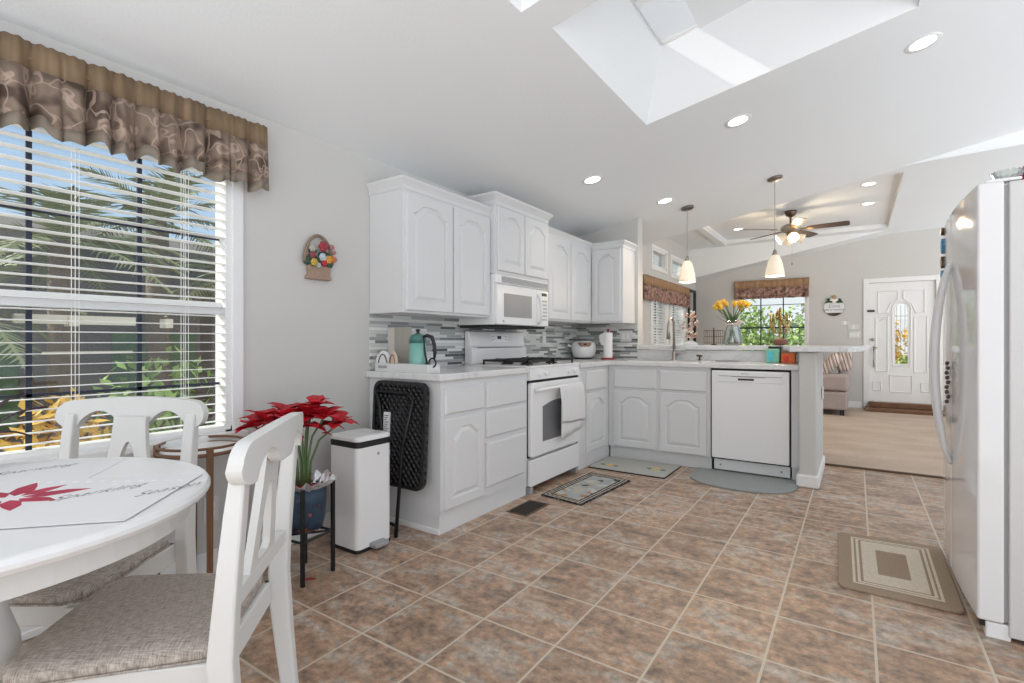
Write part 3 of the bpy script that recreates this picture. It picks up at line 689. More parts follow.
# towel over handle
def towel():
    b = BM(); N = 26
    prof = [(-1.893, .70), (-1.890, .75), (-1.876, .769), (-1.862, .766), (-1.853, .73), (-1.850, .60), (-1.850, .47)]
    R = []
    for i, (x, z) in enumerate(prof):
        row = []
        for j in range(N+1):
            s = j/N; y = 3.405+.40*s+.012*math.sin(z*14)
            zz = z-(.02*s if z < .55 else 0)+.004*math.sin(s*11)*(z < .55); dx = .004*math.sin(s*19+z*4)*(1 if z < .72 else .2)
            if i == 0: zz = z
            row.append(b.verts.new((x+dx if x > -1.87 else x, y, zz)))
        R.append(row)
    for a_, c_ in zip(R, R[1:]):
        for j in range(N): b.faces.new([a_[j], a_[j+1], c_[j+1], c_[j]])
    return b
tw = thing('dish_towel', 'white terry towel hanging on the oven door handle', 'towel', (-1.87, 3.6, .77))
obj('towel_front_layer', towel(), M['towel'], tw, smooth=True, solid=.006, subsurf=1)
b = BM(); R = []
for z in (.62, .50, .40, .345):
    R.append([b.verts.new((-1.862+.004*math.sin(j*.9), 3.43+.36*j/20, z+(.05*(j/20) if z < .42 else 0))) for j in range(21)])
for a_, c_ in zip(R, R[1:]):
    for j in range(20): b.faces.new([a_[j], a_[j+1], c_[j+1], c_[j]])
obj('towel_back_layer', b, M['towel'], tw, smooth=True, solid=.006)

# microwave
t = thing('microwave_oven', 'white over-the-range microwave mounted above the stove', 'microwave', (-2.35, 3.407, 1.22))
obj('microwave_body', box(BM(), -2.545, -2.21, 3.028, 3.789, 1.225, 1.601), M['enamel'], t, bevel=.004)
obj('underside', box(BM(), -2.54, -2.215, 3.037, 3.777, 1.205, 1.226), M['gap'], t)
b = BM(); box(b, -2.21, -2.19, 3.027, 3.787, 1.535, 1.601); obj('vent_panel', b, M['enamel'], t, bevel=.004)
b = BM()
for i in range(7): box(b, -2.19, -2.187, 3.102, 3.782, 1.543+.0068*i, 1.547+.0068*i)
obj('vent_grille', b, M['grey'], t)
d = obj('door', prism(BM(), rrect(3.032, 3.582, 1.228, 1.525, .012), FX(-2.21), 0, .03), M['enamel'], t, bevel=.005)
obj('window_pane', prism(BM(), rrect(3.117, 3.507, 1.285, 1.462, .006), FX(-2.18), 0, .003), M['mwglass'], d)
obj('logo_badge', lathe(BM(), [(.009, 0), (.009, .002)], (-2.18, 3.112, 1.252), 16, M=lambda p: (p.z, p.x, p.y)), M['grey'], d)
obj('handle', tube(BM(), [(-2.182, 3.612, 1.49), (-2.155, 3.607, 1.45), (-2.143, 3.604, 1.36), (-2.155, 3.607, 1.26), (-2.182, 3.612, 1.25)], .011, 10), M['enamel'], d, smooth=True)
cp = obj('control_panel', prism(BM(), rrect(3.587, 3.784, 1.228, 1.525, .008), FX(-2.21), 0, .028), M['enamel'], t, bevel=.004)
obj('display', box(BM(), -2.182, -2.179, 3.672, 3.752, 1.48, 1.505), M['black'], cp)
b = BM()
for i in range(3):
    for j in range(6): box(b, -2.182, -2.1805, 3.667+.033*i, 3.687+.033*i, 1.275+.031*j, 1.289+.031*j)
obj('keys', b, M['grey'], cp)

# ------------------------------------------------------------------ dishwasher
t = thing('dishwasher', 'white built-in dishwasher under the raised bar', 'dishwasher', (-.72, 4.8, 0))
obj('tub', box(BM(), -1.015, -.425, 4.57, 5.09, .02, .868), M['gap'], t)
obj('gap_edge', box(BM(), -1.019, -.421, 4.53, 4.57, .112, .873), M['gap'], t)
d = obj('door', box(BM(), -1.006, -.430, 4.488, 4.53, .128, .858), M['enamel'], t, bevel=.006)
obj('control_strip', box(BM(), -.955, -.475, 4.484, 4.489, .765, .848), M['enamel'], d, bevel=.003)
b = BM(); box(b, -.95, -.48, 4.482, 4.4845, .812, .817); box(b, -.85, -.60, 4.481, 4.4835, .808, .816); obj('pocket_handle', b, M['grey'], d)
obj('display', box(BM(), -.80, -.68, 4.4815, 4.4845, .782, .797), M['black'], d)
text('brand_lettering', 'BOSCH', .017, M['grey'], d, (-.745, 4.4838, .836), (PI/2, 0, 0))
kp = obj('kick_panel', box(BM(), -1.0, -.43, 4.555, 4.565, .018, .108), M['enamel'], t, bevel=.002)
for xx in (-.95, -.49): obj('screw', lathe(BM(), [(.006, 0), (.006, .003)], (xx, 4.555, .06), 10, M=lambda p: (p.x, -p.z, p.y)), M['gap'], kp)

# ------------------------------------------------------------------ refrigerator
t = thing('refrigerator', 'large glossy white side-by-side refrigerator', 'refrigerator', (.8, 2.99, 0))
FA, FB_, ZT = 2.545, 3.445, 1.688
obj('refrigerator_body', box(BM(), .462, 1.19, FA, FB_, .02, 1.683), mat('fridge_side_white', (.60, .60, .595), .35, bump=(240, .15), noise=(3, .01, (1, 1, 1))), t, bevel=.006)
obj('door_gasket', box(BM(), .448, .463, FA+.012, FB_-.012, .07, 1.675), M['grey'], t)
def bow(y):
    s = (y-2.99)/.45; return .376-.017*(1-s*s)
def fdoor(y0_, y1_):
    b = BM(); n = 12; pts = [(.45, y0_), (.45, y1_)]
    front = [(bow(y1_-(y1_-y0_)*i/n), y1_-(y1_-y0_)*i/n) for i in range(n+1)]
    r = .012; front[0] = (front[0][0], y1_); front[-1] = (front[-1][0], y0_)
    poly = [(.45, y0_), (.45, y1_)]+front
    prism(b, poly, FZ(0), .065, ZT)
    return b
ds = []
for y0_, y1_, hy in ((FA, 3.035, 3.0), (3.043, FB_, 3.078)):
    d = obj('door', fdoor(y0_, y1_), M['fridge'], t, bevel=.008, seg=3); ds.append(d)
    pts = []
    for i in range(15):
        s = i/14; z = 1.45-.90*s; pts.append((bow(hy)-.004-.056*math.sin(PI*s)**.7, hy+(0.0), z))
    obj('handle', tube(BM(), pts, [.010+.006*math.sin(PI*i/14) for i in range(15)], 10), M['fridge'], d, smooth=True)
b = BM()
box(b, .40, .47, FA+.01, FA+.055, 0, .06); obj('hinge_bracket', b, M['enamel'], t, bevel=.006)
obj('roller', box(BM(), .385, .42, FA+.02, FA+.05, .035, .062), M['black'], t, bevel=.004)
obj('kick_grille', box(BM(), .43, .46, FA+.06, FB_-.02, .005, .055), M['enamel'], t)
b = BM(); box(b, .40, .50, FA+.01, FA+.06, 1.688, 1.70); obj('hinge_cover', b, M['enamel'], t, bevel=.006)
# magnets near the far top front corner
for i, (z, m_, lab, nm, w) in enumerate([(1.66, 'bronze', 'small brown magnet, topmost on the far edge of the refrigerator', 'magnet', .03), (1.585, 'bluem', 'blue magnet below the small brown one on the refrigerator', 'magnet', .06),
                                (1.50, 'bronze', 'brown and white picture magnet in the middle of the refrigerator column', 'magnet', .05), (1.44, 'bluem', 'small blue magnet above the green one on the refrigerator', 'magnet', .03), (1.385, 'leaf', 'green magnet, lowest of the column on the refrigerator', 'magnet', .05)]):
    if m_ == 'bluem' and 'bluem' not in M: M['bluem'] = mat('blue_magnet', (.05, .25, .45), .4, noise=(60, .7, (1, 1, 1)))
    y = 3.40
    b = BM(); prism(b, [(y-.028+.01*math.sin(a*3+i)*0+.028*math.cos(a), z+w*.62*math.sin(a)*(1+.15*math.sin(3*a+i))) for a in [2*PI*k/12 for k in range(12)]], FXN(bow(y)-.0005), 0, .014)
    tag(obj(nm, b, M[m_], None, bevel=.002), lab, 'magnet', 'magnets on the refrigerator')
# bead chain hanging from a handle
b = BM()
for i in range(9): blob(b, (bow(3.05)-.012+.003*math.sin(i*2), 3.055+.006*math.sin(i*1.7), 1.0-.022*i), (.009, .009, .011), 1)
tag(obj('bead_chain', b, M['bronze'], None, smooth=True), 'short dark beaded chain hanging between the refrigerator handles', 'chain')
# glass cake stand and red bow on top
t = thing('glass_cake_stand', 'cut glass pedestal dish on top of the refrigerator', 'dish', (.52, 2.90, 1.683))
obj('foot', lathe(BM(), [(.03, 1.685), (.028, 1.690), (.007, 1.70), (.005, 1.75), (.009, 1.763)], (.52, 2.90, 0), 20), M['vaseglass'], t, smooth=True)
b = BM(); N = 32; rings = []
for r, z in ((.008, 1.763), (.028, 1.766), (.042, 1.776), (.052, 1.80), (.048, 1.80), (.039, 1.781), (.026, 1.771), (.006, 1.768)):
    rings.append([((r*(1+.04*(k % 2)))*math.cos(2*PI*k/N)+.52, (r*(1+.04*(k % 2)))*math.sin(2*PI*k/N)+2.90, z+(.006*(k % 2) if r > .05 else 0)) for k in range(N)])
loops(b, rings, True, True); obj('bowl', b, M['vaseglass'], t)
t = thing('ribbon_bow', 'glittery red ribbon bow on top of the refrigerator', 'bow', (.57, 2.95, 1.683))
for k, (dx, dz, sx, sz) in enumerate(((-.02, .02, .035, .022), (.04, .02, .035, .022), (.0, .085, .012, .042))):
    obj('loop', blob(BM(), (.58+dx, 2.95, 1.703+dz), (sx, .03, sz), 3, .04), M['red'], t)
obj('knot', blob(BM(), (.585, 2.935, 1.745), (.02, .02, .02), 2), M['red'], t, smooth=True)

# ------------------------------------------------------------------ faucet, counter things
t = thing('kitchen_faucet', 'brushed nickel pull-down kitchen faucet standing before the raised bar', 'faucet', (-1.47, 5.02, .915))
fx, fy = -1.475, 5.015
obj('spout', tube(BM(), [(fx, fy, .916), (fx, fy, 1.25), (fx, fy-.01, 1.29), (fx-.003, fy-.04, 1.315), (fx-.006, fy-.08, 1.32), (fx-.01, fy-.12, 1.30), (fx-.012, fy-.14, 1.26)], .0125, 12), M['nickel'], t, smooth=True)
obj('spray_head', tube(BM(), [(fx-.012, fy-.14, 1.27), (fx-.012, fy-.142, 1.20), (fx-.012, fy-.145, 1.12)], [.014, .017, .019], 12), M['nickel'], t, smooth=True)
obj('base', lathe(BM(), [(.026, .916), (.026, .925), (.02, .93), (.019, .99), (.016, 1.0)], (fx, fy, 0), 20), M['nickel'], t, smooth=True)
obj('lever_handle', tube(BM(), [(fx+.015, fy, .972), (fx+.05, fy-.005, .976), (fx+.11, fy-.01, 1.0)], [.013, .009, .007], 10), M['nickel'], t, smooth=True)
t = thing('soap_dispenser', 'small bronze soap pump right of the faucet', 'soap dispenser', (-1.24, 5.02, .915))
obj('base', lathe(BM(), [(.02, .916), (.018, .925), (.009, .93), (.009, .958)], (-1.235, 5.02, 0), 14), M['bronze'], t, smooth=True)
obj('spout', tube(BM(), [(-1.262, 5.012, .962), (-1.235, 5.02, .966), (-1.21, 5.0, .962)], .009, 8), M['bronze'], t, smooth=True)
tag(obj('knife_rest', tube(BM(), [(-1.07, 4.93, .9215), (-.99, 4.95, .922), (-.87, 4.96, .9215)], [.006, .011, .005], 8), M['grey']), 'slim grey utensil lying on the worktop above the dishwasher', 'utensil')
# rice cooker
t = thing('rice_cooker', 'white rounded rice cooker with a copper control panel', 'rice cooker', (-2.375, 4.86, .915))
rc = (-2.375, 4.86, 0)
obj('cooker_body', lathe(BM(), [(.085, .927), (.112, .95), (.128, 1.0), (.128, 1.045), (.118, 1.08), (.095, 1.098), (.05, 1.106), (.002, 1.107)], rc, 32), M['enamel'], t, smooth=True)
obj('base_ring', lathe(BM(), [(.09, .9165), (.095, .928)], rc, 24), M['black'], t)
def rcM(a, z, n): 
    r = .128+n if z < 1.05 else .128-(z-1.05)*.40+n
    th = -1.0+a
    return (rc[0]+r*math.cos(th), rc[1]+r*math.sin(th), z)
b = BM(); R = []
for j in range(7):
    s = j/6; R.append([b.verts.new(rcM(.62*(2*i/12-1)*(1-.5*(1-s)**2), 1.045+.045*s, .004)) for i in range(13)])
for a_, c_ in zip(R, R[1:]):
    for i in range(12): b.faces.new([a_[i], a_[i+1], c_[i+1], c_[i]])
cp = obj('control_panel', b, M['copper'], t, solid=.004)
b = BM(); box(b, -.12, .12, 1.062, 1.08, .008, .010, M=rcM); obj('display', b, M['black'], cp)
obj('handle', tube(BM(), [(rc[0]-.10, rc[1]-.09, 1.05), (rc[0]-.125, rc[1]-.115, 1.06)], .012, 8), M['enamel'], t, smooth=True)
# paper towel holder
pt = (-2.10, 4.86, 0)
t = thing('paper_towel_holder', 'white paper towel roll on a red upright stand', 'paper towel holder', (pt[0], pt[1], .915))
obj('base', lathe(BM(), [(.075, .9165), (.075, .928), (.07, .932)], pt, 28), M['redglossy'], t)
obj('post', lathe(BM(), [(.007, .93), (.007, 1.20), (.012, 1.205), (.014, 1.215), (.009, 1.225), (.002, 1.23)], pt, 12), M['redglossy'], t, smooth=True)
obj('paper_roll', lathe(BM(), [(.012, .934), (.045, .934), (.045, 1.19), (.012, 1.19)], pt, 32, cap0=False, cap1=False), M['papertowel'], t)
b = BM(); R = []
for i in range(8):
    s = i/7; x = pt[0]-.02-.055*s; y = pt[1]-.042+.012*s
    R.append([b.verts.new((x-.01*math.sin(k*.8), y, 1.19-.15*k/6+ (.03*s if k == 6 else 0)-.02*s*(k == 0))) for k in range(7)])
for a_, c_ in zip(R, R[1:]):
    for k in range(6): b.faces.new([a_[k], a_[k+1], c_[k+1], c_[k]])
obj('loose_sheet', b, M['papertowel'], t, smooth=True, solid=.001)
# outlets and switches
def outlet(M_, u, v, w, h, label, cat='outlet', sw=0, nm='wall_outlet'):
    t = thing(nm, label, cat, M_(u, v, 0))
    obj('cover_plate', prism(BM(), rrect(u-w/2, u+w/2, v-h/2, v+h/2, .004), M_, 0, .006), M['plate'], t, bevel=.0015)
    if sw:
        for i in range(sw):
            uu = u+(i-(sw-1)/2)*.046
            obj('rocker', box(BM(), uu-.016, uu+.016, v-.032, v+.032, .006, .010, M=M_), M['trim'], t, bevel=.001)
    else:
        for dv in (-.02, .02):
            r = obj('receptacle', box(BM(), u-.015, u+.015, v+dv-.014, v+dv+.014, .006, .008, M=M_), M['trim'], t)
            b = BM()
            for du in (-.006, .006): box(b, u+du-.0012, u+du+.0012, v+dv-.002, v+dv+.007, .008, .0085, M=M_)
            obj('slot', b, M['black'], r)
    return t
outlet(FX(XL+.008), 4.32, 1.135, .07, .115, 'white outlet on the mosaic between microwave and corner')
outlet(FY(YK-.008), -2.215, 1.16, .07, .11, 'white outlet on the mosaic left of the paper towels')
outlet(FY(YK-.008), -2.0, 1.155, .12, .115, 'white double switch plate right of the paper towels', 'switch', 2, 'wall_switch')
outlet(FX(XL), 1.205, .30, .07, .115, 'white outlet low on the wall behind the round side table')

# tray with coffee pot
tx0, tx1, ty0, ty1 = -2.475, -2.03, 2.142, 2.245
t = thing('wooden_tray', 'white painted wooden tray on the worktop end', 'tray', (-2.25, 2.19, .915))
obj('tray_bottom', box(BM(), tx0, tx1, ty0, ty1, .916, .926), M['white'], t)
for q4 in ((tx0, tx1, ty0, ty0+.012), (tx0, tx1, ty1-.012, ty1), (tx0, tx0+.012, ty0+.012, ty1-.012), (tx1-.012, tx1, ty0+.012, ty1-.012)): obj('tray_side', box(BM(), *q4, .926, .966), M['white'], t, bevel=.002)
obj('label_plate', box(BM(), tx0+.03, tx0+.105, ty0-.003, ty0, .937, .952), M['grey'], t)
t = thing('coffee_pot', 'teal enamel coffee pot with black lid and handle on the tray', 'coffee pot', (-2.165, 2.20, .926))
kc = (-2.165, 2.20, 0)
obj('pot_body', lathe(BM(), [(.050, .928), (.054, .935), (.050, 1.09)], kc, 32), M['teal'], t, smooth=True)
obj('collar', lathe(BM(), [(.051, 1.09), (.046, 1.13), (.038, 1.138), (.02, 1.145)], kc, 32), M['tealdark'], t, smooth=True)
obj('lid_knob', lathe(BM(), [(.02, 1.145), (.008, 1.15), (.012, 1.163), (.017, 1.17), (.004, 1.174)], kc, 16), M['black'], t, smooth=True)
obj('handle', tube(BM(), [(kc[0]+.038, 2.20, 1.125), (kc[0]+.075, 2.20, 1.135), (kc[0]+.10, 2.214, 1.125), (kc[0]+.118, 2.215, 1.08), (kc[0]+.122, 2.216, 1.03), (kc[0]+.115, 2.216, .995)], [.008, .011, .012, .011, .010, .007], 10), M['black'], t, smooth=True)
obj('handle_strap', tube(BM(), [(kc[0]+.044, 2.20, 1.12), (kc[0]+.058, 2.20, 1.03), (kc[0]+.075, 2.20, .965)], .0055, 8), M['black'], t, smooth=True)
obj('spout', tube(BM(), [(kc[0]-.045, 2.20, 1.06), (kc[0]-.068, 2.20, 1.11)], [.014, .008], 10), M['tealdark'], t, smooth=True)
b = BM(); ring_tube(b, (kc[0]+.128, 2.188, .975), .026, .005, 24, 8, M=lambda p: (p.x, p.z, p.y)); ring_tube(b, (kc[0]+.082, 2.188, .952), .018, .005, 20, 8, M=lambda p: (p.x, p.z, p.y))
tag(obj('scissors_handles', b, M['black'], None, smooth=True), 'black looped scissors handle beside the coffee pot on the tray', 'scissors')
t = thing('cutting_board', 'narrow white board leaning on the mosaic behind the tray', 'board', (-2.49, 2.297, .915))
obj('board_face', box(BM(), -2.525, -2.462, 2.29, 2.304, .916, 1.19), M['woodwhite'] if 'woodwhite' in M else M.setdefault('woodwhite', mat('pale_board', (.58, .55, .50), .6, noise=(12, .15, (1, 1, .2)))), t, bevel=.003)
t = thing('cutting_board', 'greyed wide board standing behind the teal coffee pot', 'board', (-2.38, 2.292, .915))
obj('board_face', box(BM(), -2.457, -2.315, 2.285, 2.30, .916, 1.19), M['woodgrey'], t, bevel=.004)
for k, (xc, m_, lab) in enumerate(((-2.43, 'paper', 'white scalloped napkin fan leaning at the left end of the tray'), (-2.345, 'cream', 'cream and pink shell dish standing beside the coffee pot'))):
    b = BM(); w = .055 if k == 0 else .03
    prism(b, [(xc-w*1.3, .928)]+[(xc+w*(-1.2+.2*i)*1, .928+.115*math.sin(PI*(.12+.76*i/12))**.6) for i in range(13)]+[(xc+w*1.3, .928)], lambda u, v, n: (u, n, v), 2.165, 2.178)
    t = thing('standing_dish', lab, 'dish', (xc, 2.17, .926)); obj('dish_face', b, M[m_], t, bevel=.004)
    b = BM(); N = 14
    tube(b, [(xc+w*.75*math.cos(PI*i/N), 2.162, .935+.085*math.sin(PI*i/N)) for i in range(N+1)], .0035, 6); obj('rim', b, M['bronze' if k == 0 else 'copper'], t)
# boxes by the bar
for (x0, x1, y0_, y1_, z1, m_, lab, nm) in ((-.645, -.54, 4.86, 4.93, 1.035, 'mint', 'mint green carton on the worktop below the bar', 'carton'), (-.525, -.42, 4.84, 4.93, 1.002, 'orange', 'orange and red patterned tin right of the mint carton', 'tin')):
    t = thing(nm, lab, 'box', ((x0+x1)/2, (y0_+y1_)/2, .915)); obj('box_body', box(BM(), x0, x1, y0_, y1_, .916, z1), M[m_], t, bevel=.006)
    obj('print', box(BM(), x0+.02, x1-.045, y0_-.002, y0_, .935, z1-.02), mat('print_'+nm, (.1, .55, .6) if nm == 'carton' else (.8, .05, .02), .5, noise=(60, .5, (1, 1, 1))), t)
    if nm == 'tin': obj('lid', box(BM(), x0-.003, x1+.012, y0_-.002, y1_+.003, z1, z1+.02), M['bronze'], t, bevel=.003)
tag(obj('black_box', box(BM(), -.635, -.535, 4.94, 5.06, .916, 1.058), M['black'], None, bevel=.004), 'black box standing behind the mint carton', 'box')
tag(obj('knitted_pouch', blob(BM(), (-.565, 5.15, 1.095), (.062, .045, .033), 3, .03), mat('brown_knit', (.22, .10, .07), .9, noise=(60, .4, (1, 1, 1))), None, smooth=True), 'small brown pouch on the bar above the black box', 'pouch')

# ------------------------------------------------------------------ bar decorations
vc = (-.975, 5.19, 0)
t = thing('flower_vase', 'clear glass vase of yellow tulips tied with ribbon on the bar', 'vase', (vc[0], vc[1], 1.062))
obj('vase_glass', lathe(BM(), [(.055, 1.064), (.088, 1.07), (.088, 1.10), (.075, 1.18), (.05, 1.26), (.052, 1.30), (.049, 1.30), (.046, 1.26), (.07, 1.18), (.083, 1.10), (.08, 1.075)], vc, 32), M['vaseglass'], t, smooth=True)
obj('ribbon', lathe(BM(), [(.054, 1.255), (.056, 1.262), (.054, 1.27)], vc, 24, cap0=False, cap1=False), M['cream'], t, solid=.003)
b = BM()
for s_, a_ in ((1, .3), (-1, .5)): blob(b, (vc[0]+.055+.02*s_, vc[1]-.04, 1.27+.01*s_), (.03, .008, .015), 2)
obj('ribbon_bow', b, M['cream'], t, smooth=True)
rnd = random.Random(4)
for k, (dx, dz) in enumerate(((-.125, .345), (-.10, .375), (-.075, .39), (-.085, .34), (-.055, .37), (.02, .365), (.05, .375), (.085, .37), (.11, .36), (.06, .335))):
    dy = rnd.uniform(-.05, .05)
    top = Vector((vc[0]+dx, vc[1]+dy, 1.062+dz)); foot = Vector((vc[0]-dx*.45, vc[1]-dy*.5, 1.075)); neck = Vector((vc[0]+dx*.12, vc[1]+dy*.2, 1.27))
    f = thing('tulip', ['yellow tulip in the glass vase on the bar'][0], 'flower', foot, 0, 'yellow tulips in the vase')
    pts = [foot, foot.lerp(neck, .5), neck, neck.lerp(top, .5)+Vector((0, 0, .02)), top]
    obj('stem', tube(BM(), pts, .0042, 6), M['green'], f, smooth=True)
    d = (top-neck).normalized(); b = BM(); rot = Vector((0, 0, 1)).rotation_difference(d)
    for j in range(6):
        a_ = j*PI/3; rings = []
        for s in [i/5 for i in range(6)]:
            w = .023*math.sin(PI*min(.98, s*.85+.12)); rr = .023*math.sin(PI*(.18+s*.55))*(1 if j % 2 else .85)
            rings.append([top+rot@Vector(((rr)*math.cos(a_+w*u/.018), rr*math.sin(a_+w*u/.018), s*.058)) for u in (-1, 0, 1)])
        loops(b, rings, False, False, closed=False)
    obj('petals', b, M['yellow'], f, smooth=True, solid=.0015)
    b = BM(); lo = Vector((rnd.uniform(-.07, .07)+dx*.6, rnd.uniform(-.05, .05), rnd.uniform(.0, .07))); p0 = neck; rings = []
    for s in [i/6 for i in range(7)]:
        p = p0+(lo+Vector((0, 0, .06)))*s; w = .014*math.sin(PI*min(.97, s*.9+.08)); side = lo.cross(Vector((0, 0, 1))).normalized() if lo.length > .01 else Vector((1, 0, 0))
        rings.append([p-side*w, p+Vector((0, 0, -.003)), p+side*w])
    loops(b, rings, False, False, closed=False); obj('leaf', b, M['leaf'], f, smooth=True, solid=.001)
# bead tree ornament
bt = (-1.36, 5.18)
t = thing('bead_tree', 'pink and pearl beaded tree ornament with a white base on the bar', 'ornament', (bt[0], bt[1], 1.062))
obj('base', lathe(BM(), [(.075, 1.063), (.07, 1.075), (.045, 1.095), (.015, 1.11)], (*bt, 0), 24), M['paper'], t, smooth=True)
obj('trunk', tube(BM(), [(bt[0], bt[1], 1.10), (bt[0]+.004, bt[1], 1.2), (bt[0], bt[1], 1.37)], [.012, .009, .004], 8), M['cream'], t, smooth=True)
b3 = BM()
for k in range(64):
    a_ = rnd.uniform(0, 2*PI); z = rnd.uniform(1.14, 1.40); r = rnd.uniform(.03, .09)*(1-.35*abs(z-1.27)/.13); p = (bt[0]+r*math.cos(a_), bt[1]+r*math.sin(a_), z)
    obj('bead', blob(BM(), p, (.012,)*3, 1), M['pink' if k % 3 else 'pearl'], t, smooth=True)
    if k % 2 == 0: tube(b3, [(bt[0], bt[1], z-.03), p], .0022, 4)
obj('branches', b3, M['cream'], t)
# wire rack
b = BM(); x0, x1, y0_, y1_ = -1.275, -1.10, 5.36, 5.44
t = thing('wire_basket', 'dark wire rack standing left of the tulip vase', 'rack', ((x0+x1)/2, 5.40, 1.062))
for yy in (y0_, y1_):
    for z in (1.085, 1.15, 1.21): tube(b, [(x0, yy, z), (x1, yy, z)], .0028, 6)
    for i in range(6): x = x0+(x1-x0)*i/5; tube(b, [(x, yy, 1.075), (x, yy, 1.215)], .0022, 6)
for xx in (x0, x1):
    for z in (1.085, 1.21): tube(b, [(xx, y0_, z), (xx, y1_, z)], .0028, 6)
obj('wire_frame', b, M['bronze'], t)
obj('pedestal', lathe(BM(), [(.035, 1.063), (.03, 1.07), (.006, 1.075), (.006, 1.235), (.002, 1.24)], (-1.19, 5.40, 0), 14), M['black'], t, smooth=True)

# ------------------------------------------------------------------ lights
def slope_pt(x, y): return Vector((x, y, za(x)))
def downlight(x, y, z, tilt, label):
    t = thing('ceiling_downlight', label, 'ceiling light', (x, y, z), 0, 'recessed ceiling downlights')
    R = Matrix.Rotation(tilt, 3, 'Y')
    obj('trim_ring', lathe(BM(), [(.062, -.001), (.085, -.004), (.088, .0005)], (0, 0, 0), 36, M=lambda p: R@p, cap0=False, cap1=False), M['trim'], t, local=True, smooth=True)
    obj('lens', lathe(BM(), [(.062, -.0015), (.05, -.0025), (.001, -.003)], (0, 0, 0), 36, M=lambda p: R@p, cap0=False), M['lamp'], t, local=True)
    L = bpy.data.lights.new('lamp', 'SPOT'); L.energy = 9; L.spot_size = 2.3; L.spot_blend = .8; L.shadow_soft_size = .06; L.color = (1, .93, .83)
    lo = bpy.data.objects.new('lamp', L); C.objects.link(lo); lo.parent = t; lo.location = (0, 0, -.02)
ti = -math.atan(A)
for x, y, lab in ((-1.764, 3.772, 'round recessed ceiling light above the stove side of the kitchen'), (-1.521, 4.877, 'round recessed ceiling light nearest the left pendant lamp'),
                  (-.668, 3.749, 'round recessed ceiling light beyond the big skylight well'), (.315, 3.69, 'large round recessed ceiling light nearest the refrigerator')):
    downlight(x, y, za(x), ti, lab)
for x, y, lab in ((.12, 6.95, 'tray ceiling light right of the fan, nearer the kitchen'), (.13, 7.93, 'tray ceiling light right of the fan, nearer the front door'), (-1.53, 8.6, 'tray ceiling light left of the fan')):
    downlight(x, y, TZ+.06, 0, lab)
def pendant(x, y, zb, zs, label):
    zc = za(x); t = thing('pendant_lamp', label, 'pendant lamp', (x, y, zc), 0, 'pendant lamps over the bar')
    R = Matrix.Rotation(ti, 3, 'Y')
    obj('canopy', lathe(BM(), [(.065, 0), (.065, -.012), (.055, -.022), (.012, -.024)], (0, 0, 0), 28, M=lambda p: R@p), M['canopy'], t, local=True, smooth=True)
    obj('rod', tube(BM(), [(x, y, zc-.02), (x, y, zs+.02)], .0035, 8), M['nickel'], t)
    obj('socket_cap', lathe(BM(), [(.006, zs+.045), (.014, zs+.04), (.022, zs+.01), (.03, zs-.012)], (x, y, 0), 20), M['nickel'], t, smooth=True)
    h = zs-zb
    obj('lamp_shade', lathe(BM(), [(.026, zs-.004), (.045, zs-h*.12), (.060, zs-h*.35), (.072, zs-h*.62), (.080, zs-h*.85), (.083, zb), (.079, zb), (.070, zs-h*.62), (.04, zs-h*.14)], (x, y, 0), 32, cap0=False, cap1=False), M['shade'], t, smooth=True)
    obj('bulb', blob(BM(), (x, y, zb+h*.45), (.028, .028, .038), 2), M['bulb'], t, smooth=True)
    L = bpy.data.lights.new('lamp', 'POINT'); L.energy = 5; L.shadow_soft_size = .04; L.color = (1, .8, .55)
    lo = bpy.data.objects.new('lamp', L); C.objects.link(lo); lo.parent = t; lo.location = (0, 0, zb-.03-zc)
pendant(-1.425, 5.30, 1.705, 1.925, 'frosted glass pendant lamp at the left end of the bar')
pendant(-.622, 5.27, 1.705, 1.905, 'frosted glass pendant lamp above the middle of the bar, beside the fan')

# ceiling fan
fc = Vector((-.73, 7.80, TZ+.06))
t = thing('ceiling_fan', 'five blade ceiling fan with dark blades and a lit lamp cluster', 'ceiling fan', fc)
obj('canopy', lathe(BM(), [(.075, 0), (.075, -.02), (.055, -.06), (.02, -.085)], fc, 24), M['bronze'], t, smooth=True)
obj('downrod', tube(BM(), [fc+Vector((0, 0, -.08)), fc+Vector((0, 0, -.19))], .013, 10), M['bronze'], t, smooth=True)
zm = fc.z-.18
obj('motor_housing', lathe(BM(), [(.03, zm), (.09, zm-.01), (.12, zm-.035), (.125, zm-.075), (.09, zm-.10), (.05, zm-.12)], (fc.x, fc.y, 0), 32), M['nickel'], t, smooth=True)
for k in range(5):
    a_ = k*2*PI/5+1.22
    R = Matrix.Rotation(a_, 3, 'Z') @ Matrix.Rotation(-.20, 3, 'X')
    mp = lambda u, v, n, R=R: tuple(Vector((fc.x, fc.y, zm-.07)) + R@Vector((u, v, n)))
    bl = obj('blade', prism(BM(), [(.20, -.045), (.30, -.062), (.64, -.072), (.665, -.06), (.67, 0), (.665, .06), (.64, .072), (.30, .062), (.20, .045)], mp, -.004, .004), M['darkwood'], t)
    obj('blade_bracket', prism(BM(), [(.09, -.015), (.17, -.03), (.25, -.03), (.27, 0), (.25, .03), (.17, .03), (.09, .015)], mp, -.012, -.005), M['gold'], bl)
obj('light_kit', lathe(BM(), [(.05, zm-.11), (.06, zm-.13), (.055, zm-.16), (.02, zm-.175)], (fc.x, fc.y, 0), 20), M['gold'], t, smooth=True)
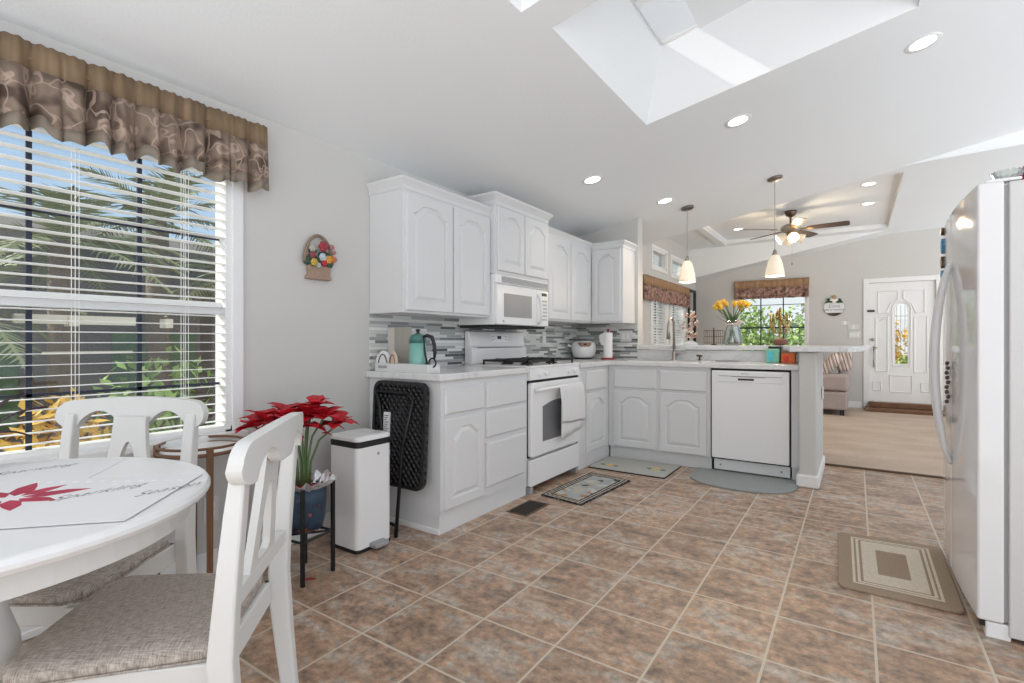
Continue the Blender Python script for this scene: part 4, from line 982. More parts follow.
for k in range(4):
    a_ = k*PI/2+.3; d = Vector((math.cos(a_), math.sin(a_), -.55)).normalized(); rot = Vector((0, 0, -1)).rotation_difference(d); o0 = Vector((fc.x+.05*math.cos(a_), fc.y+.05*math.sin(a_), zm-.15))
    sh = obj('lamp_shade', lathe(BM(), [(.022, 0), (.032, -.03), (.048, -.06), (.062, -.10), (.068, -.115), (.064, -.114), (.044, -.06), (.028, -.03)], o0, 20, M=lambda p: rot@p, cap0=False, cap1=False), M['shade'], t, smooth=True)
    obj('bulb', blob(BM(), o0+d*.07, (.022, .022, .022), 2), M['bulb'], sh, smooth=True)
    L = bpy.data.lights.new('lamp', 'POINT'); L.energy = 7; L.shadow_soft_size = .03; L.color = (1, .8, .55); lo = bpy.data.objects.new('lamp', L); C.objects.link(lo); lo.parent = t; lo.location = o0+d*.13-fc
b = BM(); tube(b, [(fc.x+.02, fc.y-.04, zm-.17), (fc.x+.02, fc.y-.04, zm-.52)], .0012, 4); obj('pull_chain', b, M['gold'], t)
obj('pull_knob', blob(BM(), (fc.x+.02, fc.y-.04, zm-.54), (.008, .008, .022), 1), M['bronze'], t)

# ------------------------------------------------------------------ floor rugs and vent
t = thing('kitchen_rug', 'tan rug with cream nested rectangles in front of the refrigerator', 'rug', (.14, 3.08, 0))
RP = [(-.065, 2.705), (.365, 2.705), (.375, 3.50), (-.085, 3.46)]
def rugpt(s, q): 
    a = Vector((*RP[0], 0)).lerp(Vector((*RP[1], 0)), s); c = Vector((*RP[3], 0)).lerp(Vector((*RP[2], 0)), s); p = a.lerp(c, q); return p
M['rugtan'] = mat('rug_tan', (.35, .265, .19), .95, noise=(90, .2, (1, 1, 1)), bump=(260, .5)); M['rugcream'] = mat('rug_cream', (.66, .585, .48), .95, noise=(110, .25, (1, 1, 1)), bump=(260, .5))
b = BM(); prism(b, rrect(0, 1, 0, 1, .05), lambda u, v, n: tuple(rugpt(u, v)+Vector((0, 0, n))), .001, .012); obj('rug_pile', b, M['rugtan'], t, bevel=.003)
def ringband(bm, a0, c0, a1, c1, z0, z1, f):
    ro = [(a0, c0), (1-a0, c0), (1-a0, 1-c0), (a0, 1-c0)]; ri = [(a1, c1), (1-a1, c1), (1-a1, 1-c1), (a1, 1-c1)]
    for i in range(4):
        j = (i+1) % 4; prism(bm, [ro[i], ro[j], ri[j], ri[i]], lambda u, v, n: tuple(f(u, v)+Vector((0, 0, n))), z0, z1)
b = BM()
for a0, a1 in ((.13, .155), (.175, .20), (.225, .36)): ringband(b, a0, a0*.62, a1, a1*.62+(.0 if a1 < .3 else .06), .011, .0135, rugpt)
obj('cream_bands', b, M['rugcream'], t)
t = thing('stove_mat', 'small mat with black border and cat print in front of the stove', 'mat', (-1.69, 3.5, 0))
SP = [(-1.86, 3.12), (-1.52, 3.075), (-1.465, 3.83), (-1.83, 3.88)]
def spt(s, q):
    a = Vector((*SP[0], 0)).lerp(Vector((*SP[1], 0)), s); c = Vector((*SP[3], 0)).lerp(Vector((*SP[2], 0)), s); return a.lerp(c, q)
b = BM(); prism(b, [(0, 0), (1, 0), (1, 1), (0, 1)], lambda u, v, n: tuple(spt(u, v)+Vector((0, 0, n))), .001, .009)
m, tt, bb, tcn, sp = base('mat_border', .9)
n = _n(tt, 'ShaderNodeTexVoronoi'); n.inputs['Scale'].default_value = 45; tt.links.new(tcn.outputs['Object'], n.inputs['Vector']); r = ramp(tt, [(.25, (.22, .22, .21)), (.4, (.02, .02, .022))]); tt.links.new(n.outputs['Distance'], r.inputs[0]); tt.links.new(r.outputs[0], bb.inputs['Base Color'])
obj('mat_border', b, m, t)
m, tt, bb, tcn, sp = base('mat_print', .9)
n = _n(tt, 'ShaderNodeTexVoronoi'); n.inputs['Scale'].default_value = 17; tt.links.new(tcn.outputs['Object'], n.inputs['Vector'])
s3 = _n(tt, 'ShaderNodeSeparateColor'); tt.links.new(n.outputs['Color'], s3.inputs[0])
r = ramp(tt, [(0, (.34, .36, .36)), (.35, (.42, .40, .34)), (.6, (.36, .24, .13)), (.72, (.07, .075, .09)), (.82, (.46, .46, .43))], 'CONSTANT'); tt.links.new(s3.outputs[0], r.inputs[0]); tt.links.new(r.outputs[0], bb.inputs['Base Color'])
b = BM(); prism(b, [(.18, .09), (.82, .09), (.82, .91), (.18, .91)], lambda u, v, n: tuple(spt(u, v)+Vector((0, 0, n))), .009, .010); obj('printed_center', b, m, t)
b = BM(); ringband(b, .05, .025, .065, .033, .009, .0098, spt); ringband(b, .115, .055, .13, .063, .009, .0098, spt); obj('border_line', b, M['rugcream'], t)
t = thing('sink_mat', 'pale grey mat with sunflower prints before the sink cabinet', 'mat', (-1.6, 4.3, 0))
SM = [(-1.93, 4.05), (-1.27, 4.05), (-1.27, 4.52), (-1.93, 4.52)]
prismM = lambda u, v, n: (u, v, n)
obj('mat_base', prism(BM(), rrect(-1.935, -1.265, 4.045, 4.525, .01), prismM, .001, .008), M['black'], t)
obj('mat_top', prism(BM(), rrect(-1.93, -1.272, 4.053, 4.523, .01), prismM, .008, .011), mat('mat_grey_weave', (.42, .42, .39), .9, noise=(60, .1, (1, 1, 1))), t)
for cx_, cy_ in ((-1.80, 4.20), (-1.41, 4.28)):
    b = BM(); b2 = BM()
    for k in range(9):
        a_ = k*2*PI/9; prism(b, [(cx_+.008*math.cos(a_-.5), cy_+.008*math.sin(a_-.5)), (cx_+.026*math.cos(a_-.25), cy_+.026*math.sin(a_-.25)), (cx_+.042*math.cos(a_), cy_+.042*math.sin(a_)), (cx_+.026*math.cos(a_+.25), cy_+.026*math.sin(a_+.25)), (cx_+.008*math.cos(a_+.5), cy_+.008*math.sin(a_+.5))], prismM, .011, .0115)
    for s_ in (-1, 1): prism(b2, [(cx_+s_*.03, cy_-.01), (cx_+s_*.06, cy_-.03), (cx_+s_*.09, cy_+.0), (cx_+s_*.06, cy_+.02)][::s_], prismM, .011, .0113)
    p = obj('sunflower_print', b, M['yellow'], t); obj('leaf_print', b2, M['green'], p)
b = BM(); N = 28
poly = [(-1.13, 4.54)]+[(-.745-.385*math.cos(PI*i/N)*(1), 4.44-.42*math.sin(PI*i/N)**.55) for i in range(N+1)]+[(-.36-.005, 4.54)]
tag(obj('oval_mat', prism(b, poly, prismM, .001, .014), M['greymat'], None, bevel=.003), 'grey half oval mat in front of the dishwasher', 'mat')
t = thing('floor_vent', 'brown slotted floor vent in the tiles by the base cabinet', 'vent', (-1.79, 2.84, 0))
obj('vent_frame', box(BM(), -1.87, -1.71, 2.695, 2.985, .0005, .004), M['vent'], t, bevel=.001)
b = BM()
for i in range(18): box(b, -1.855, -1.725, 2.71+.0148*i, 2.717+.0148*i, .004, .0055)
obj('vent_slats', b, M['gap'], t)

# ------------------------------------------------------------------ dining set
def ribbon(bm, pts, w, th, xc=0):
    """bar through (y,z) points in the local yz plane, width w in x, thickness th"""
    rings = []
    for i, (y, z) in enumerate(pts):
        a = Vector(pts[max(i-1, 0)]); c = Vector(pts[min(i+1, len(pts)-1)]); d = (c-a).normalized(); nrm = Vector((-d.y, d.x))
        ww = w[i] if isinstance(w, list) else w; tt_ = th[i] if isinstance(th, list) else th
        rings.append([(xc+sx*ww/2, y+nrm.x*sn*tt_/2, z+nrm.y*sn*tt_/2) for sx, sn in ((-1, -1), (1, -1), (1, 1), (-1, 1))])
    return loops(bm, rings)
def yb_(z):   # rake of the back, local y of the post centre at height z
    if z < .45: return -.215-.045*((.45-z)/.45)**1.3
    return -.215-.040*((z-.45)/.45)**1.2
def make_chair(name, label):
    t = thing(name, label, 'chair', (0, 0, 0), 0, 'white dining chairs')
    for s in (-1, 1):
        zs = [0, .12, .25, .36, .45, .55, .65, .75, .83, .855]
        obj('back_leg', ribbon(BM(), [(yb_(z), z) for z in zs], [.034, .036, .040, .042, .042, .040, .040, .038, .036, .034], [.036, .040, .046, .052, .052, .046, .042, .038, .032, .026], s*.203), M['chairwhite'], t, local=True, bevel=.006)
    for s in (-1, 1):
        b = BM(); loops(b, [[(s*xx+dx*w, .175+dy*w, z) for dx, dy in ((-1, -1), (1, -1), (1, 1), (-1, 1))] for z, w, xx in ((0, .013, .195), (.3, .018, .19), (.43, .021, .185))])
        obj('front_leg', b, M['chairwhite'], t, local=True, bevel=.004)
    b = BM(); N = 56; rings = []
    for i in range(N+1):
        u = -1+2*i/N; x = .250*math.sin(u*PI/2); e = abs(x)
        top = .910-.016*(x/.25)**2
        bt_ = .818
        if .050 < e < .182: bt_ = .818+.046*math.sin(PI*(e-.050)/.132)**.75
        elif e >= .182: bt_ = .808
        if e > .205:
            q_ = (e-.205)/.0455; c_ = (top+.808)/2; hh = (top-.808)/2*math.sqrt(max(.01, 1-q_*q_)); top, bt_ = c_+hh, c_-hh
        yc = yb_(.86)-.024*(1-(x/.25)**2); th = .030
        rings.append([(x, yc-th/2, bt_), (x, yc+th/2, bt_), (x, yc+th/2-.004, top), (x, yc-th/2-.004, top)])
    obj('top_rail', loops(b, rings), M['chairwhite'], t, local=True, bevel=.005)
    b = BM(); zs = [.56+.285*i/24 for i in range(25)]
    def ow(z): s = (z-.56)/.285; return .050+.050*(1-s)**1.6+.004*s
    def iw(z):
        s = (z-.575)/.19
        if s <= 0 or s >= 1: return 0
        return .050*(1-s)**.55*min(1, s*9)**.5 if s > .0 else 0
    def strip(fa, fb, zz):
        rings = [[(fa(z), yb_(z)-.009, z), (fb(z), yb_(z)-.009, z), (fb(z), yb_(z)+.009, z), (fa(z), yb_(z)+.009, z)] for z in zz]
        loops(b, rings)
    zi = [z for z in zs if iw(z) > .004]
    z_lo = [z for z in zs if z <= zi[0]]; z_hi = [z for z in zs if z >= zi[-1]]
    if len(z_lo) > 1: strip(lambda z: -ow(z), ow, z_lo)
    strip(lambda z: -ow(z), ow, z_hi); strip(lambda z: -ow(z), lambda z: -iw(z), zi); strip(iw, ow, zi)
    obj('splat', b, M['chairwhite'], t, local=True)
    obj('lower_back_rail', box(BM(), -.18, .18, yb_(.555)-.011, yb_(.555)+.011, .535, .575), M['chairwhite'], t, local=True, bevel=.004)
    b = BM()   # apron
    c = [(-.185, -.20), (.185, -.20), (.195, .185), (-.195, .185)]
    for i in range(4):
        p, q_ = Vector(c[i]), Vector(c[(i+1) % 4]); d = (q_-p).normalized(); nn = Vector((-d.y, d.x))*.02
        prism(b, [tuple(p), tuple(q_), tuple(q_+nn), tuple(p+nn)], lambda u, v, n: (u, v, n), .375, .437)
    obj('seat_frame', b, M['chairwhite'], t, local=True, bevel=.004)
    b = BM(); rings = []
    def outline(ins):
        pts = []
        cs = [(-.178, -.185, .02), (.178, -.185, .02), (.208, .205, .065), (-.208, .205, .065)]
        ang = [PI, 1.5*PI, 0, .5*PI]
        for (x, y, r), a0 in zip(cs, ang):
            cx_ = x+(r if x < 0 else -r); cy_ = y+(r if y < 0 else -r); rr = max(.003, r-ins)
            ix = cx_ if True else 0
            sx = 1 if x > 0 else -1; sy = 1 if y > 0 else -1
            ccx = x-sx*(ins+rr); ccy = y-sy*(ins+rr)
            for k in range(6): pts.append((ccx+rr*math.cos(a0+PI/2*k/5), ccy+rr*math.sin(a0+PI/2*k/5)))
        return pts
    for ins, z in ((.008, .437), (0, .445), (0, .458), (.006, .468), (.02, .475), (.06, .481), (.12, .484)): rings.append([(x, y, z) for x, y in outline(ins)])
    cu = obj('seat_cushion', loops(b, rings), M['tweed'], t, local=True, smooth=True)
    b = BM(); pts = outline(-.001); tube(b, [(x, y, .441) for x, y in pts+[pts[0]]], .0028, 6); obj('piping', b, M['tweed'], cu, local=True)
    return t
chA = make_chair('dining_chair', 'white dining chair with taupe seat nearest the camera, beside the poinsettia')
chA.location = (-1.362, .525, 0); chA.rotation_euler = (0, 0, math.radians(133.8))
chB = dup(chA, (-1.895, .50, 0), math.radians(214.0), 'white dining chair between the round table and the dining window')

# oval table
TC = (-1.545, .235); TR = .448; ZT_ = .76
t = thing('dining_table', 'white oval pedestal dining table by the window', 'table', (-1.55, .0, 0))
def oval(r, half=.22, n=26):
    pts = []
    for i in range(n+1): a_ = PI*i/n; pts.append((TC[0]+r*math.cos(a_), TC[1]+r*math.sin(a_)))
    for i in range(n+1): a_ = PI+PI*i/n; pts.append((TC[0]+r*math.cos(a_), TC[1]-2*half+r*math.sin(a_)))
    return pts
b = BM(); loops(b, [[(x, y, z) for x, y in oval(r)] for r, z in ((TR-.022, ZT_-.030), (TR-.008, ZT_-.028), (TR, ZT_-.018), (TR, ZT_-.010), (TR-.006, ZT_-.002), (TR-.012, ZT_))])
obj('tabletop', b, mat('table_white', (.80, .80, .80), .3, noise=(3, .01, (1, 1, 1))), t)
b = BM(); o_ = oval(TR-.045); i_ = oval(TR-.07)
n = len(o_)
for k in range(n):
    j = (k+1) % n; prism(b, [o_[k], o_[j], i_[j], i_[k]], lambda u, v, m_: (u, v, m_), ZT_-.080, ZT_-.029)
obj('apron', b, M['chairwhite'], t)
b = BM(); box(b, -1.16, -1.137, .14, .20, ZT_-.092, ZT_-.028); obj('apron_block', b, M['chairwhite'], t, bevel=.002)
for pc in ((-1.545, .265), (-1.545, -.235)):
    obj('pedestal', lathe(BM(), [(.075, .06), (.072, .10), (.05, .13), (.045, .20), (.06, .27), (.068, .36), (.06, .46), (.042, .52), (.045, .55), (.066, .58), (.07, .60), (.05, .63), (.06, .66), (.10, ZT_-.03)], (*pc, 0), 28), M['chairwhite'], t, smooth=True)
    sg = 1 if pc[1] > 0 else -1
    for k in (-1, 1):
        d = Vector((k*.80, sg*.6, 0)).normalized(); p0 = Vector((*pc, 0)); b = BM(); side = Vector((-d.y, d.x, 0)); rings = []
        for q_, z, h in ((.03, .10, .08), (.12, .085, .07), (.22, .05, .05), (.29, .028, .05)):
            rings.append([p0+d*q_+side*w*.024+Vector((0, 0, z+e_*h)) for w, e_ in ((-1, -.5), (1, -.5), (1, .5), (-1, .5))])
        loops(b, rings); obj('leg', b, M['chairwhite'], t, bevel=.004)
obj('stretcher', box(BM(), -1.565, -1.525, -.235, .265, .10, .15), M['chairwhite'], t, bevel=.004)
# paper placemats with printed poinsettia
def placemat(label, poly, words, red, dots, z):
    c = Vector((sum(p[0] for p in poly)/len(poly), sum(p[1] for p in poly)/len(poly), z)); t = thing('paper_placemat', label, 'placemat', c, 0, 'printed paper placemats')
    obj('sheet', prism(BM(), poly, prismM, z, z+.0012), M['paper'], t)
    for body, size, x, y, rot in words: text('lettering', body, size, M['inklight'], t, (x, y, z+.0014), (0, 0, rot), shear=.9, ext=.00005, off=-.0004)
    if red:
        b = BM(); cx_, cy_ = red
        for k in range(9):
            a_ = k*2*PI/9+.5; L_ = .135 if k % 2 else .11
            prism(b, [(cx_+.02*math.cos(a_), cy_+.02*math.sin(a_)), (cx_+L_*.45*math.cos(a_-.36), cy_+L_*.45*math.sin(a_-.36)), (cx_+L_*.75*math.cos(a_-.12), cy_+L_*.75*math.sin(a_-.12)), (cx_+L_*math.cos(a_), cy_+L_*math.sin(a_)), (cx_+L_*.7*math.cos(a_+.22), cy_+L_*.7*math.sin(a_+.22)), (cx_+L_*.4*math.cos(a_+.40), cy_+L_*.4*math.sin(a_+.40))], prismM, z+.0012, z+.0015+.0001*k)
        obj('poinsettia_print', b, M['printred'], t)
    if dots:
        b = BM()
        for k in range(12):
            s = k/11; x = dots[0]+(dots[2]-dots[0])*s; y = dots[1]+(dots[3]-dots[1])*s
            prism(b, [(x+.006*math.cos(q_), y+.006*math.sin(q_)) for q_ in [2*PI*j/10 for j in range(10)]], prismM, z+.0012, z+.0014)
        obj('dot_print', b, M['silverdot'], t)
    return t
placemat('far printed placemat, its script lettering nearer the window', [(-1.575, .455), (-1.755, .60), (-1.90, .45), (-1.955, .25), (-1.78, .22)],
         [('Sparkling', .045, -1.80, .40, math.radians(80))], None, None, ZT_+.0002)
placemat('near printed placemat with a red poinsettia and script lettering', [(-1.14, .385), (-1.375, .63), (-1.61, .41), (-1.78, .22), (-1.48, .03)],
         [('Sparkling', .046, -1.405, .42, math.radians(80)), ('Season', .046, -1.30, .515, math.radians(84))], (-1.50, .30), (-1.62, .37, -1.36, .57), ZT_+.0022)
# round side table by the window
sc_ = (-2.375, 1.085)
t = thing('round_side_table', 'small round walnut side table with white top under the dining window', 'side table', (*sc_, 0))
obj('tabletop', lathe(BM(), [(.155, .625), (.155, .633)], (*sc_, 0), 40), M['enamel'], t)
b = BM(); ring_tube(b, (*sc_, .655), .163, .006, 40, 8); ring_tube(b, (*sc_, .628), .16, .008, 40, 8); obj('gallery_rim', b, M['wood'], t, smooth=True)
for a_ in (-.25, 1.15, 2.9, 4.2):
    x, y = sc_[0]+.163*math.cos(a_), sc_[1]+.163*math.sin(a_)
    obj('leg', loops(BM(), [[(x+dx*w, y+dy*w, z) for dx, dy in ((-1, -1), (1, -1), (1, 1), (-1, 1))] for z, w in ((0, .009), (.66, .011))]), M['wood'], t, bevel=.002)
# dark leafed plant tip by the table
t = thing('dark_leaf_plant', 'dark purple leafed plant in a small pot on the far left of the table', 'plant', (-1.93, .33, ZT_))
obj('pot', lathe(BM(), [(.03, ZT_+.001), (.04, ZT_+.06), (.042, ZT_+.065), (.036, ZT_+.065)], (-1.93, .30, 0), 20), M['black'], t)
b = BM()
for k, (dx, dy, dz) in enumerate(((.02, .16, .10), (.01, .13, .02), (-.03, .12, .14), (.08, .02, .12), (-.05, -.08, .12), (.03, -.12, .08), (.0, .05, .17))):
    p0 = Vector((-1.93, .30, ZT_+.055)); d = Vector((dx, dy, dz)); sd_ = d.cross(Vector((0, 0, 1))).normalized()
    loops(b, [[p0+d*s+Vector((0, 0, .03*math.sin(PI*s)))-sd_*.014*math.sin(PI*min(.97, s+.05)), p0+d*s+Vector((0, 0, .03*math.sin(PI*s)-.004)), p0+d*s+Vector((0, 0, .03*math.sin(PI*s)))+sd_*.014*math.sin(PI*min(.97, s+.05))] for s in [i/8 for i in range(9)]], False, False, closed=False)
obj('leaves', b, mat('dark_leaf', (.045, .012, .02), .4, noise=(20, .4, (1, 1, 1))), t, smooth=True, solid=.001)

# ------------------------------------------------------------------ poinsettia on stand
pcx, pcy = -2.165, 1.445
t = thing('plant_stand', 'black metal four legged plant stand holding the blue pot', 'plant stand', (pcx, pcy, 0))
st = [(-2.05, 1.36), (-2.078, 1.54), (-2.262, 1.515), (-2.235, 1.335)]
for x, y in st: obj('leg', box(BM(), x-.008, x+.008, y-.008, y+.008, 0, .435), M['blackmetal'], t, bevel=.002)
b = BM()
for i in range(4):
    a_, c_ = st[i], st[(i+1) % 4]
    for z in (.195,): tube(b, [(a_[0], a_[1], z), (c_[0], c_[1], z)], .006, 6)
for i in (0, 1): tube(b, [(st[i][0], st[i][1], .195), (st[i+2][0], st[i+2][1], .195)], .005, 6)
obj('crossbar', b, M['blackmetal'], t)
M['navy'] = None
m, tt, bb, tcn, sp = base('navy_floral_wrap', .45); v = _n(tt, 'ShaderNodeTexVoronoi'); v.inputs['Scale'].default_value = 26; tt.links.new(tcn.outputs['Object'], v.inputs['Vector'])
nzz = _n(tt, 'ShaderNodeTexNoise'); nzz.inputs['Scale'].default_value = 18; nzz.inputs['Detail'].default_value = 4; tt.links.new(tcn.outputs['Object'], nzz.inputs[0])
r = ramp(tt, [(0, (.012, .03, .055)), (.50, (.018, .045, .075)), (.60, (.01, .02, .04)), (.64, (.35, .09, .05)), (.68, (.03, .07, .10))]); tt.links.new(nzz.outputs['Fac'], r.inputs[0]); tt.links.new(r.outputs[0], bb.inputs['Base Color']); M['navy'] = m
t = thing('poinsettia', 'tall red poinsettia in a navy patterned pot on the black stand', 'plant', (pcx, pcy, .20))
obj('pot', lathe(BM(), [(.05, .205), (.082, .22), (.096, .28), (.10, .36), (.10, .415), (.094, .415), (.088, .40)], (pcx, pcy, 0), 28, cap1=False), M['navy'], t, smooth=True)
b = BM(); N = 36
rings = []
for r_, z in ((.088, .405), (.108, .425), (.125, .435), (.14, .45)):
    rings.append([(pcx+(r_+.012*math.sin(k*5.1)*(r_ > .11))*math.cos(2*PI*k/N), pcy+(r_+.012*math.sin(k*5.1)*(r_ > .11))*math.sin(2*PI*k/N), z+.012*math.sin(k*3.3)*(r_ > .1)) for k in range(N)])
loops(b, rings, False, False); obj('foil_wrap', b, M['foil'], t, solid=.001)
obj('soil', lathe(BM(), [(.088, .40), (.05, .41), (.002, .415)], (pcx, pcy, 0), 20, cap0=False), M['red'], t)
rnd = random.Random(12)
heads = [(-.15, -.10, .72), (-.11, -.02, .75), (-.04, -.07, .73), (.03, .0, .75), (-.02, .06, .78), (.07, .05, .73), (.08, .13, .70), (-.21, -.12, .69), (.03, -.04, .70)]
def bract(bm, c, d, up, L_, w):
    sd_ = d.cross(up).normalized(); rings = []
    for s in [i/7 for i in range(8)]:
        wd = w*math.sin(PI*min(.985, s*.93+.04))**.8*(1+.18*math.sin(s*17)); p = c+d*L_*s+up*(.35*L_*s*(1-s)-.12*L_*s*s)
        rings.append([p-sd_*wd+up*.25*wd, p, p+sd_*wd+up*.25*wd])
    loops(bm, rings, False, False, closed=False)
for hx, hy, hz in heads:
    c = Vector((pcx+hx, pcy+hy, hz)); base_ = Vector((pcx+hx*.15, pcy+hy*.15, .41))
    stp = [base_, base_.lerp(c, .4)+Vector((-hx*.30, -hy*.30, 0)), base_.lerp(c, .75)+Vector((-hx*.35, -hy*.35, 0)), c]
    s_ = obj('stem', tube(BM(), stp, [.006, .0055, .005, .004], 7), M['green'], t, smooth=True)
    b = BM()
    for k in range(8):
        a_ = k*2*PI/8+rnd.uniform(-.2, .2); el_ = rnd.uniform(-.15, .75); d = Vector((math.cos(a_)*math.cos(el_), math.sin(a_)*math.cos(el_), math.sin(el_)))
        up = (Vector((0, 0, 1))-d*d.z).normalized(); bract(b, c+d*.005, d, up, rnd.uniform(.085, .13), rnd.uniform(.032, .044))
    obj('bracts', b, M['red'], s_, smooth=True, solid=.001)
    b = BM()
    for k in range(4): blob(b, c+Vector((rnd.uniform(-.008, .008), rnd.uniform(-.008, .008), .008)), (.0045,)*3, 1)
    obj('flower_buds', b, M['yellow'], s_)
for k, (dx, dy, z, L_) in enumerate(((.05, -.06, .66, .07), (.10, .12, .66, .05), (-.2, -.18, .70, .09), (.13, .14, .70, .09))):
    b = BM(); bract(b, Vector((pcx+dx*.5, pcy+dy*.5, z)), Vector((dx, dy, -.03)).normalized(), Vector((0, 0, 1)), L_, .018)
    obj('hanging_leaf', b, M['red'], t, smooth=True, solid=.001)
b = BM()
for k, (x, y) in enumerate(((-2.12, 1.40),)): prism(b, [(x, y), (x+.03, y+.015), (x+.05, y+.04), (x+.02, y+.035)], prismM, .001, .004)
tag(obj('fallen_leaf', b, M['redglossy']), 'dried dark red leaf lying on the tiles under the plant stand', 'leaf')

# ------------------------------------------------------------------ trash can
t = thing('trash_can', 'tall white step trash can with black rimmed lid', 'trash can', (-2.24, 1.84, 0))
def q3(s, r): return (-2.355+.225*s+.012*r*0, 1.725+.225*r)
mp = lambda u, v, n: (-2.36+.235*u, 1.722+.235*v, n)
sh = rrect(0, 1, 0, 1, .12, 6)
obj('base_rim', prism(BM(), rrect(-.01, 1.01, -.01, 1.01, .12, 6), mp, .0, .018), M['black'], t)
obj('can_body', prism(BM(), sh, mp, .018, .545), M['enamel'], t)
obj('black_collar', prism(BM(), rrect(-.005, 1.005, -.005, 1.005, .12, 6), mp, .545, .578), M['black'], t)
b = BM(); loops(b, [[mp(u, v, z) for u, v in rrect(e, 1-e, e, 1-e, .12-min(.1, e), 6)] for e, z in ((-.012, .578), (-.012, .592), (.02, .600), (.08, .603))]); obj('lid', b, M['enamel'], t)
obj('pedal', box(BM(), -2.13, -2.072, 1.80, 1.895, .012, .038), M['grey'], t, bevel=.008)
obj('badge', lathe(BM(), [(.008, 0), (.008, .002)], (-2.124, 1.86, .50), 14, M=lambda p: (p.z, p.x, p.y)), M['grey'], t)

# ------------------------------------------------------------------ folded black table
t = thing('folded_table', 'folded black plastic table leaning on the base cabinet end', 'folding table', (-2.2, 2.1, 0))
m, tt, bb, tcn, sp = base('black_moulded', .42)
sx_ = math_(tt, 'SINE', math_(tt, 'MULTIPLY', sp.outputs[0], 160)); sy_ = math_(tt, 'SINE', math_(tt, 'MULTIPLY', sp.outputs[2], 140))
bp = _n(tt, 'ShaderNodeBump'); bp.inputs['Strength'].default_value = 1; bp.inputs['Distance'].default_value = .012; tt.links.new(math_(tt, 'MULTIPLY', sx_, sy_), bp.inputs['Height']); tt.links.new(bp.outputs[0], bb.inputs['Normal']); bb.inputs['Base Color'].default_value = (.012, .012, .013, 1)
lean = lambda u, v, n: (u, 2.146-.03*(1-(v-.24)/.63)-.028+n*-1, v)
obj('tabletop', prism(BM(), rrect(-2.435, -2.0, .255, .865, .06, 7), lean, -.012, .012), m, t, bevel=.004)
b = BM()
ro, ri = rrect(-2.435, -2.0, .255, .865, .06, 7), rrect(-2.415, -2.02, .275, .845, .045, 7)
for i in range(len(ro)):
    j = (i+1) % len(ro); prism(b, [ro[i], ro[j], ri[j], ri[i]], lean, .012, .020)
obj('edge_rim', b, M['black'], t)
b = BM(); tube(b, [lean(-2.40, .80, .022), lean(-2.14, .80, .022), lean(-2.09, .76, .026), lean(-2.14, .50, .05), (-2.155, 2.055, .40), (-2.14, 2.00, .0)], .0105, 10)
obj('leg_frame', b, M['blackmetal'], t, smooth=True)
b = BM(); tube(b, [lean(-2.40, .80, .022), lean(-2.37, .72, .026), (-2.30, 2.06, .38), (-2.285, 2.02, .0)], .0105, 10); tube(b, [(-2.285, 2.03, .06), (-2.142, 2.01, .06)], .009, 8)
obj('leg_frame', b, M['blackmetal'], t, smooth=True)
st_ = obj('white_sticker', prism(BM(), rrect(-2.335, -2.285, .50, .68, .003), lean, .013, .022), M['paper'], t); 
b = BM()
for i in range(12): prism(b, [(-2.328, .515+.013*i), (-2.328+.02+.016*((i*7) % 3)/2, .515+.013*i), (-2.328+.02+.016*((i*7) % 3)/2, .519+.013*i), (-2.328, .519+.013*i)], lean, .0221, .0224)
obj('sticker_print', b, M['ink'], st_)
obj('small_sticker', prism(BM(), rrect(-2.31, -2.28, .42, .46, .003), lean, .013, .022), M['paper'], t)

# ------------------------------------------------------------------ wall plaque (flower basket)
pu, pv = 1.785, 1.575
t = thing('flower_basket_plaque', 'painted flower basket plaque on the wall between window and cabinets', 'wall decoration', (XL, pu, pv))
FL = FX(XL)
obj('basket', prism(BM(), [(pu-.085, pv-.125), (pu+.075, pv-.125), (pu+.075, pv-.105), (pu+.065, pv-.10), (pu+.07, pv-.045), (pu-.075, pv-.045), (pu-.07, pv-.10), (pu-.085, pv-.105)], FL, .001, .03), mat('wicker', (.33, .23, .17), .7, noise=(60, .5, (1, 3, 1))), t, bevel=.004)
b = BM(); N = 22; tube(b, [(XL+.02, pu-.005-.09*math.cos(PI*i/N), pv-.03+.155*math.sin(PI*i/N)) for i in range(N+1)], .009, 8); obj('basket_handle', b, mat('wicker_handle', (.26, .18, .13), .7, noise=(60, .4, (1, 1, 1))), t, smooth=True)
b = BM(); rnd = random.Random(3)
for k in range(16): blob(b, (XL+.022, pu+rnd.uniform(-.085, .08), pv+rnd.uniform(-.05, .045)), (.014, .026, .018), 2, .12, rnd)
obj('basket_leaves', b, mat('basket_green', (.03, .07, .04), .5, noise=(60, .5, (1, 1, 1))), t)
for (dy, dz, r_, col) in ((.015, .065, .034, (.35, .04, .06)), (.01, .005, .026, (.5, .6, .65)), (.05, -.005, .026, (.7, .35, .05)), (.02, -.028, .022, (.5, .04, .05)), (-.045, -.03, .024, (.6, .4, .08)), (-.055, .01, .02, (.3, .06, .08)), (.085, .0, .02, (.6, .2, .06)), (-.055, .045, .022, (.45, .42, .35)), (.07, .07, .018, (.42, .2, .2)), (-.015, -.045, .016, (.4, .5, .5)), (.085, .04, .014, (.45, .22, .2))):
    b = BM()
    for k in range(6): blob(b, (XL+.036, pu+dy+r_*.5*math.cos(k*PI/3), pv+dz+r_*.5*math.sin(k*PI/3)), (.010, r_*.5, r_*.5), 1)
    blob(b, (XL+.044, pu+dy, pv+dz), (.009, r_*.4, r_*.4), 1)
    obj('flower', b, mat('petal', col, .5, noise=(60, .4, (1, 1, 1))), t, smooth=True)

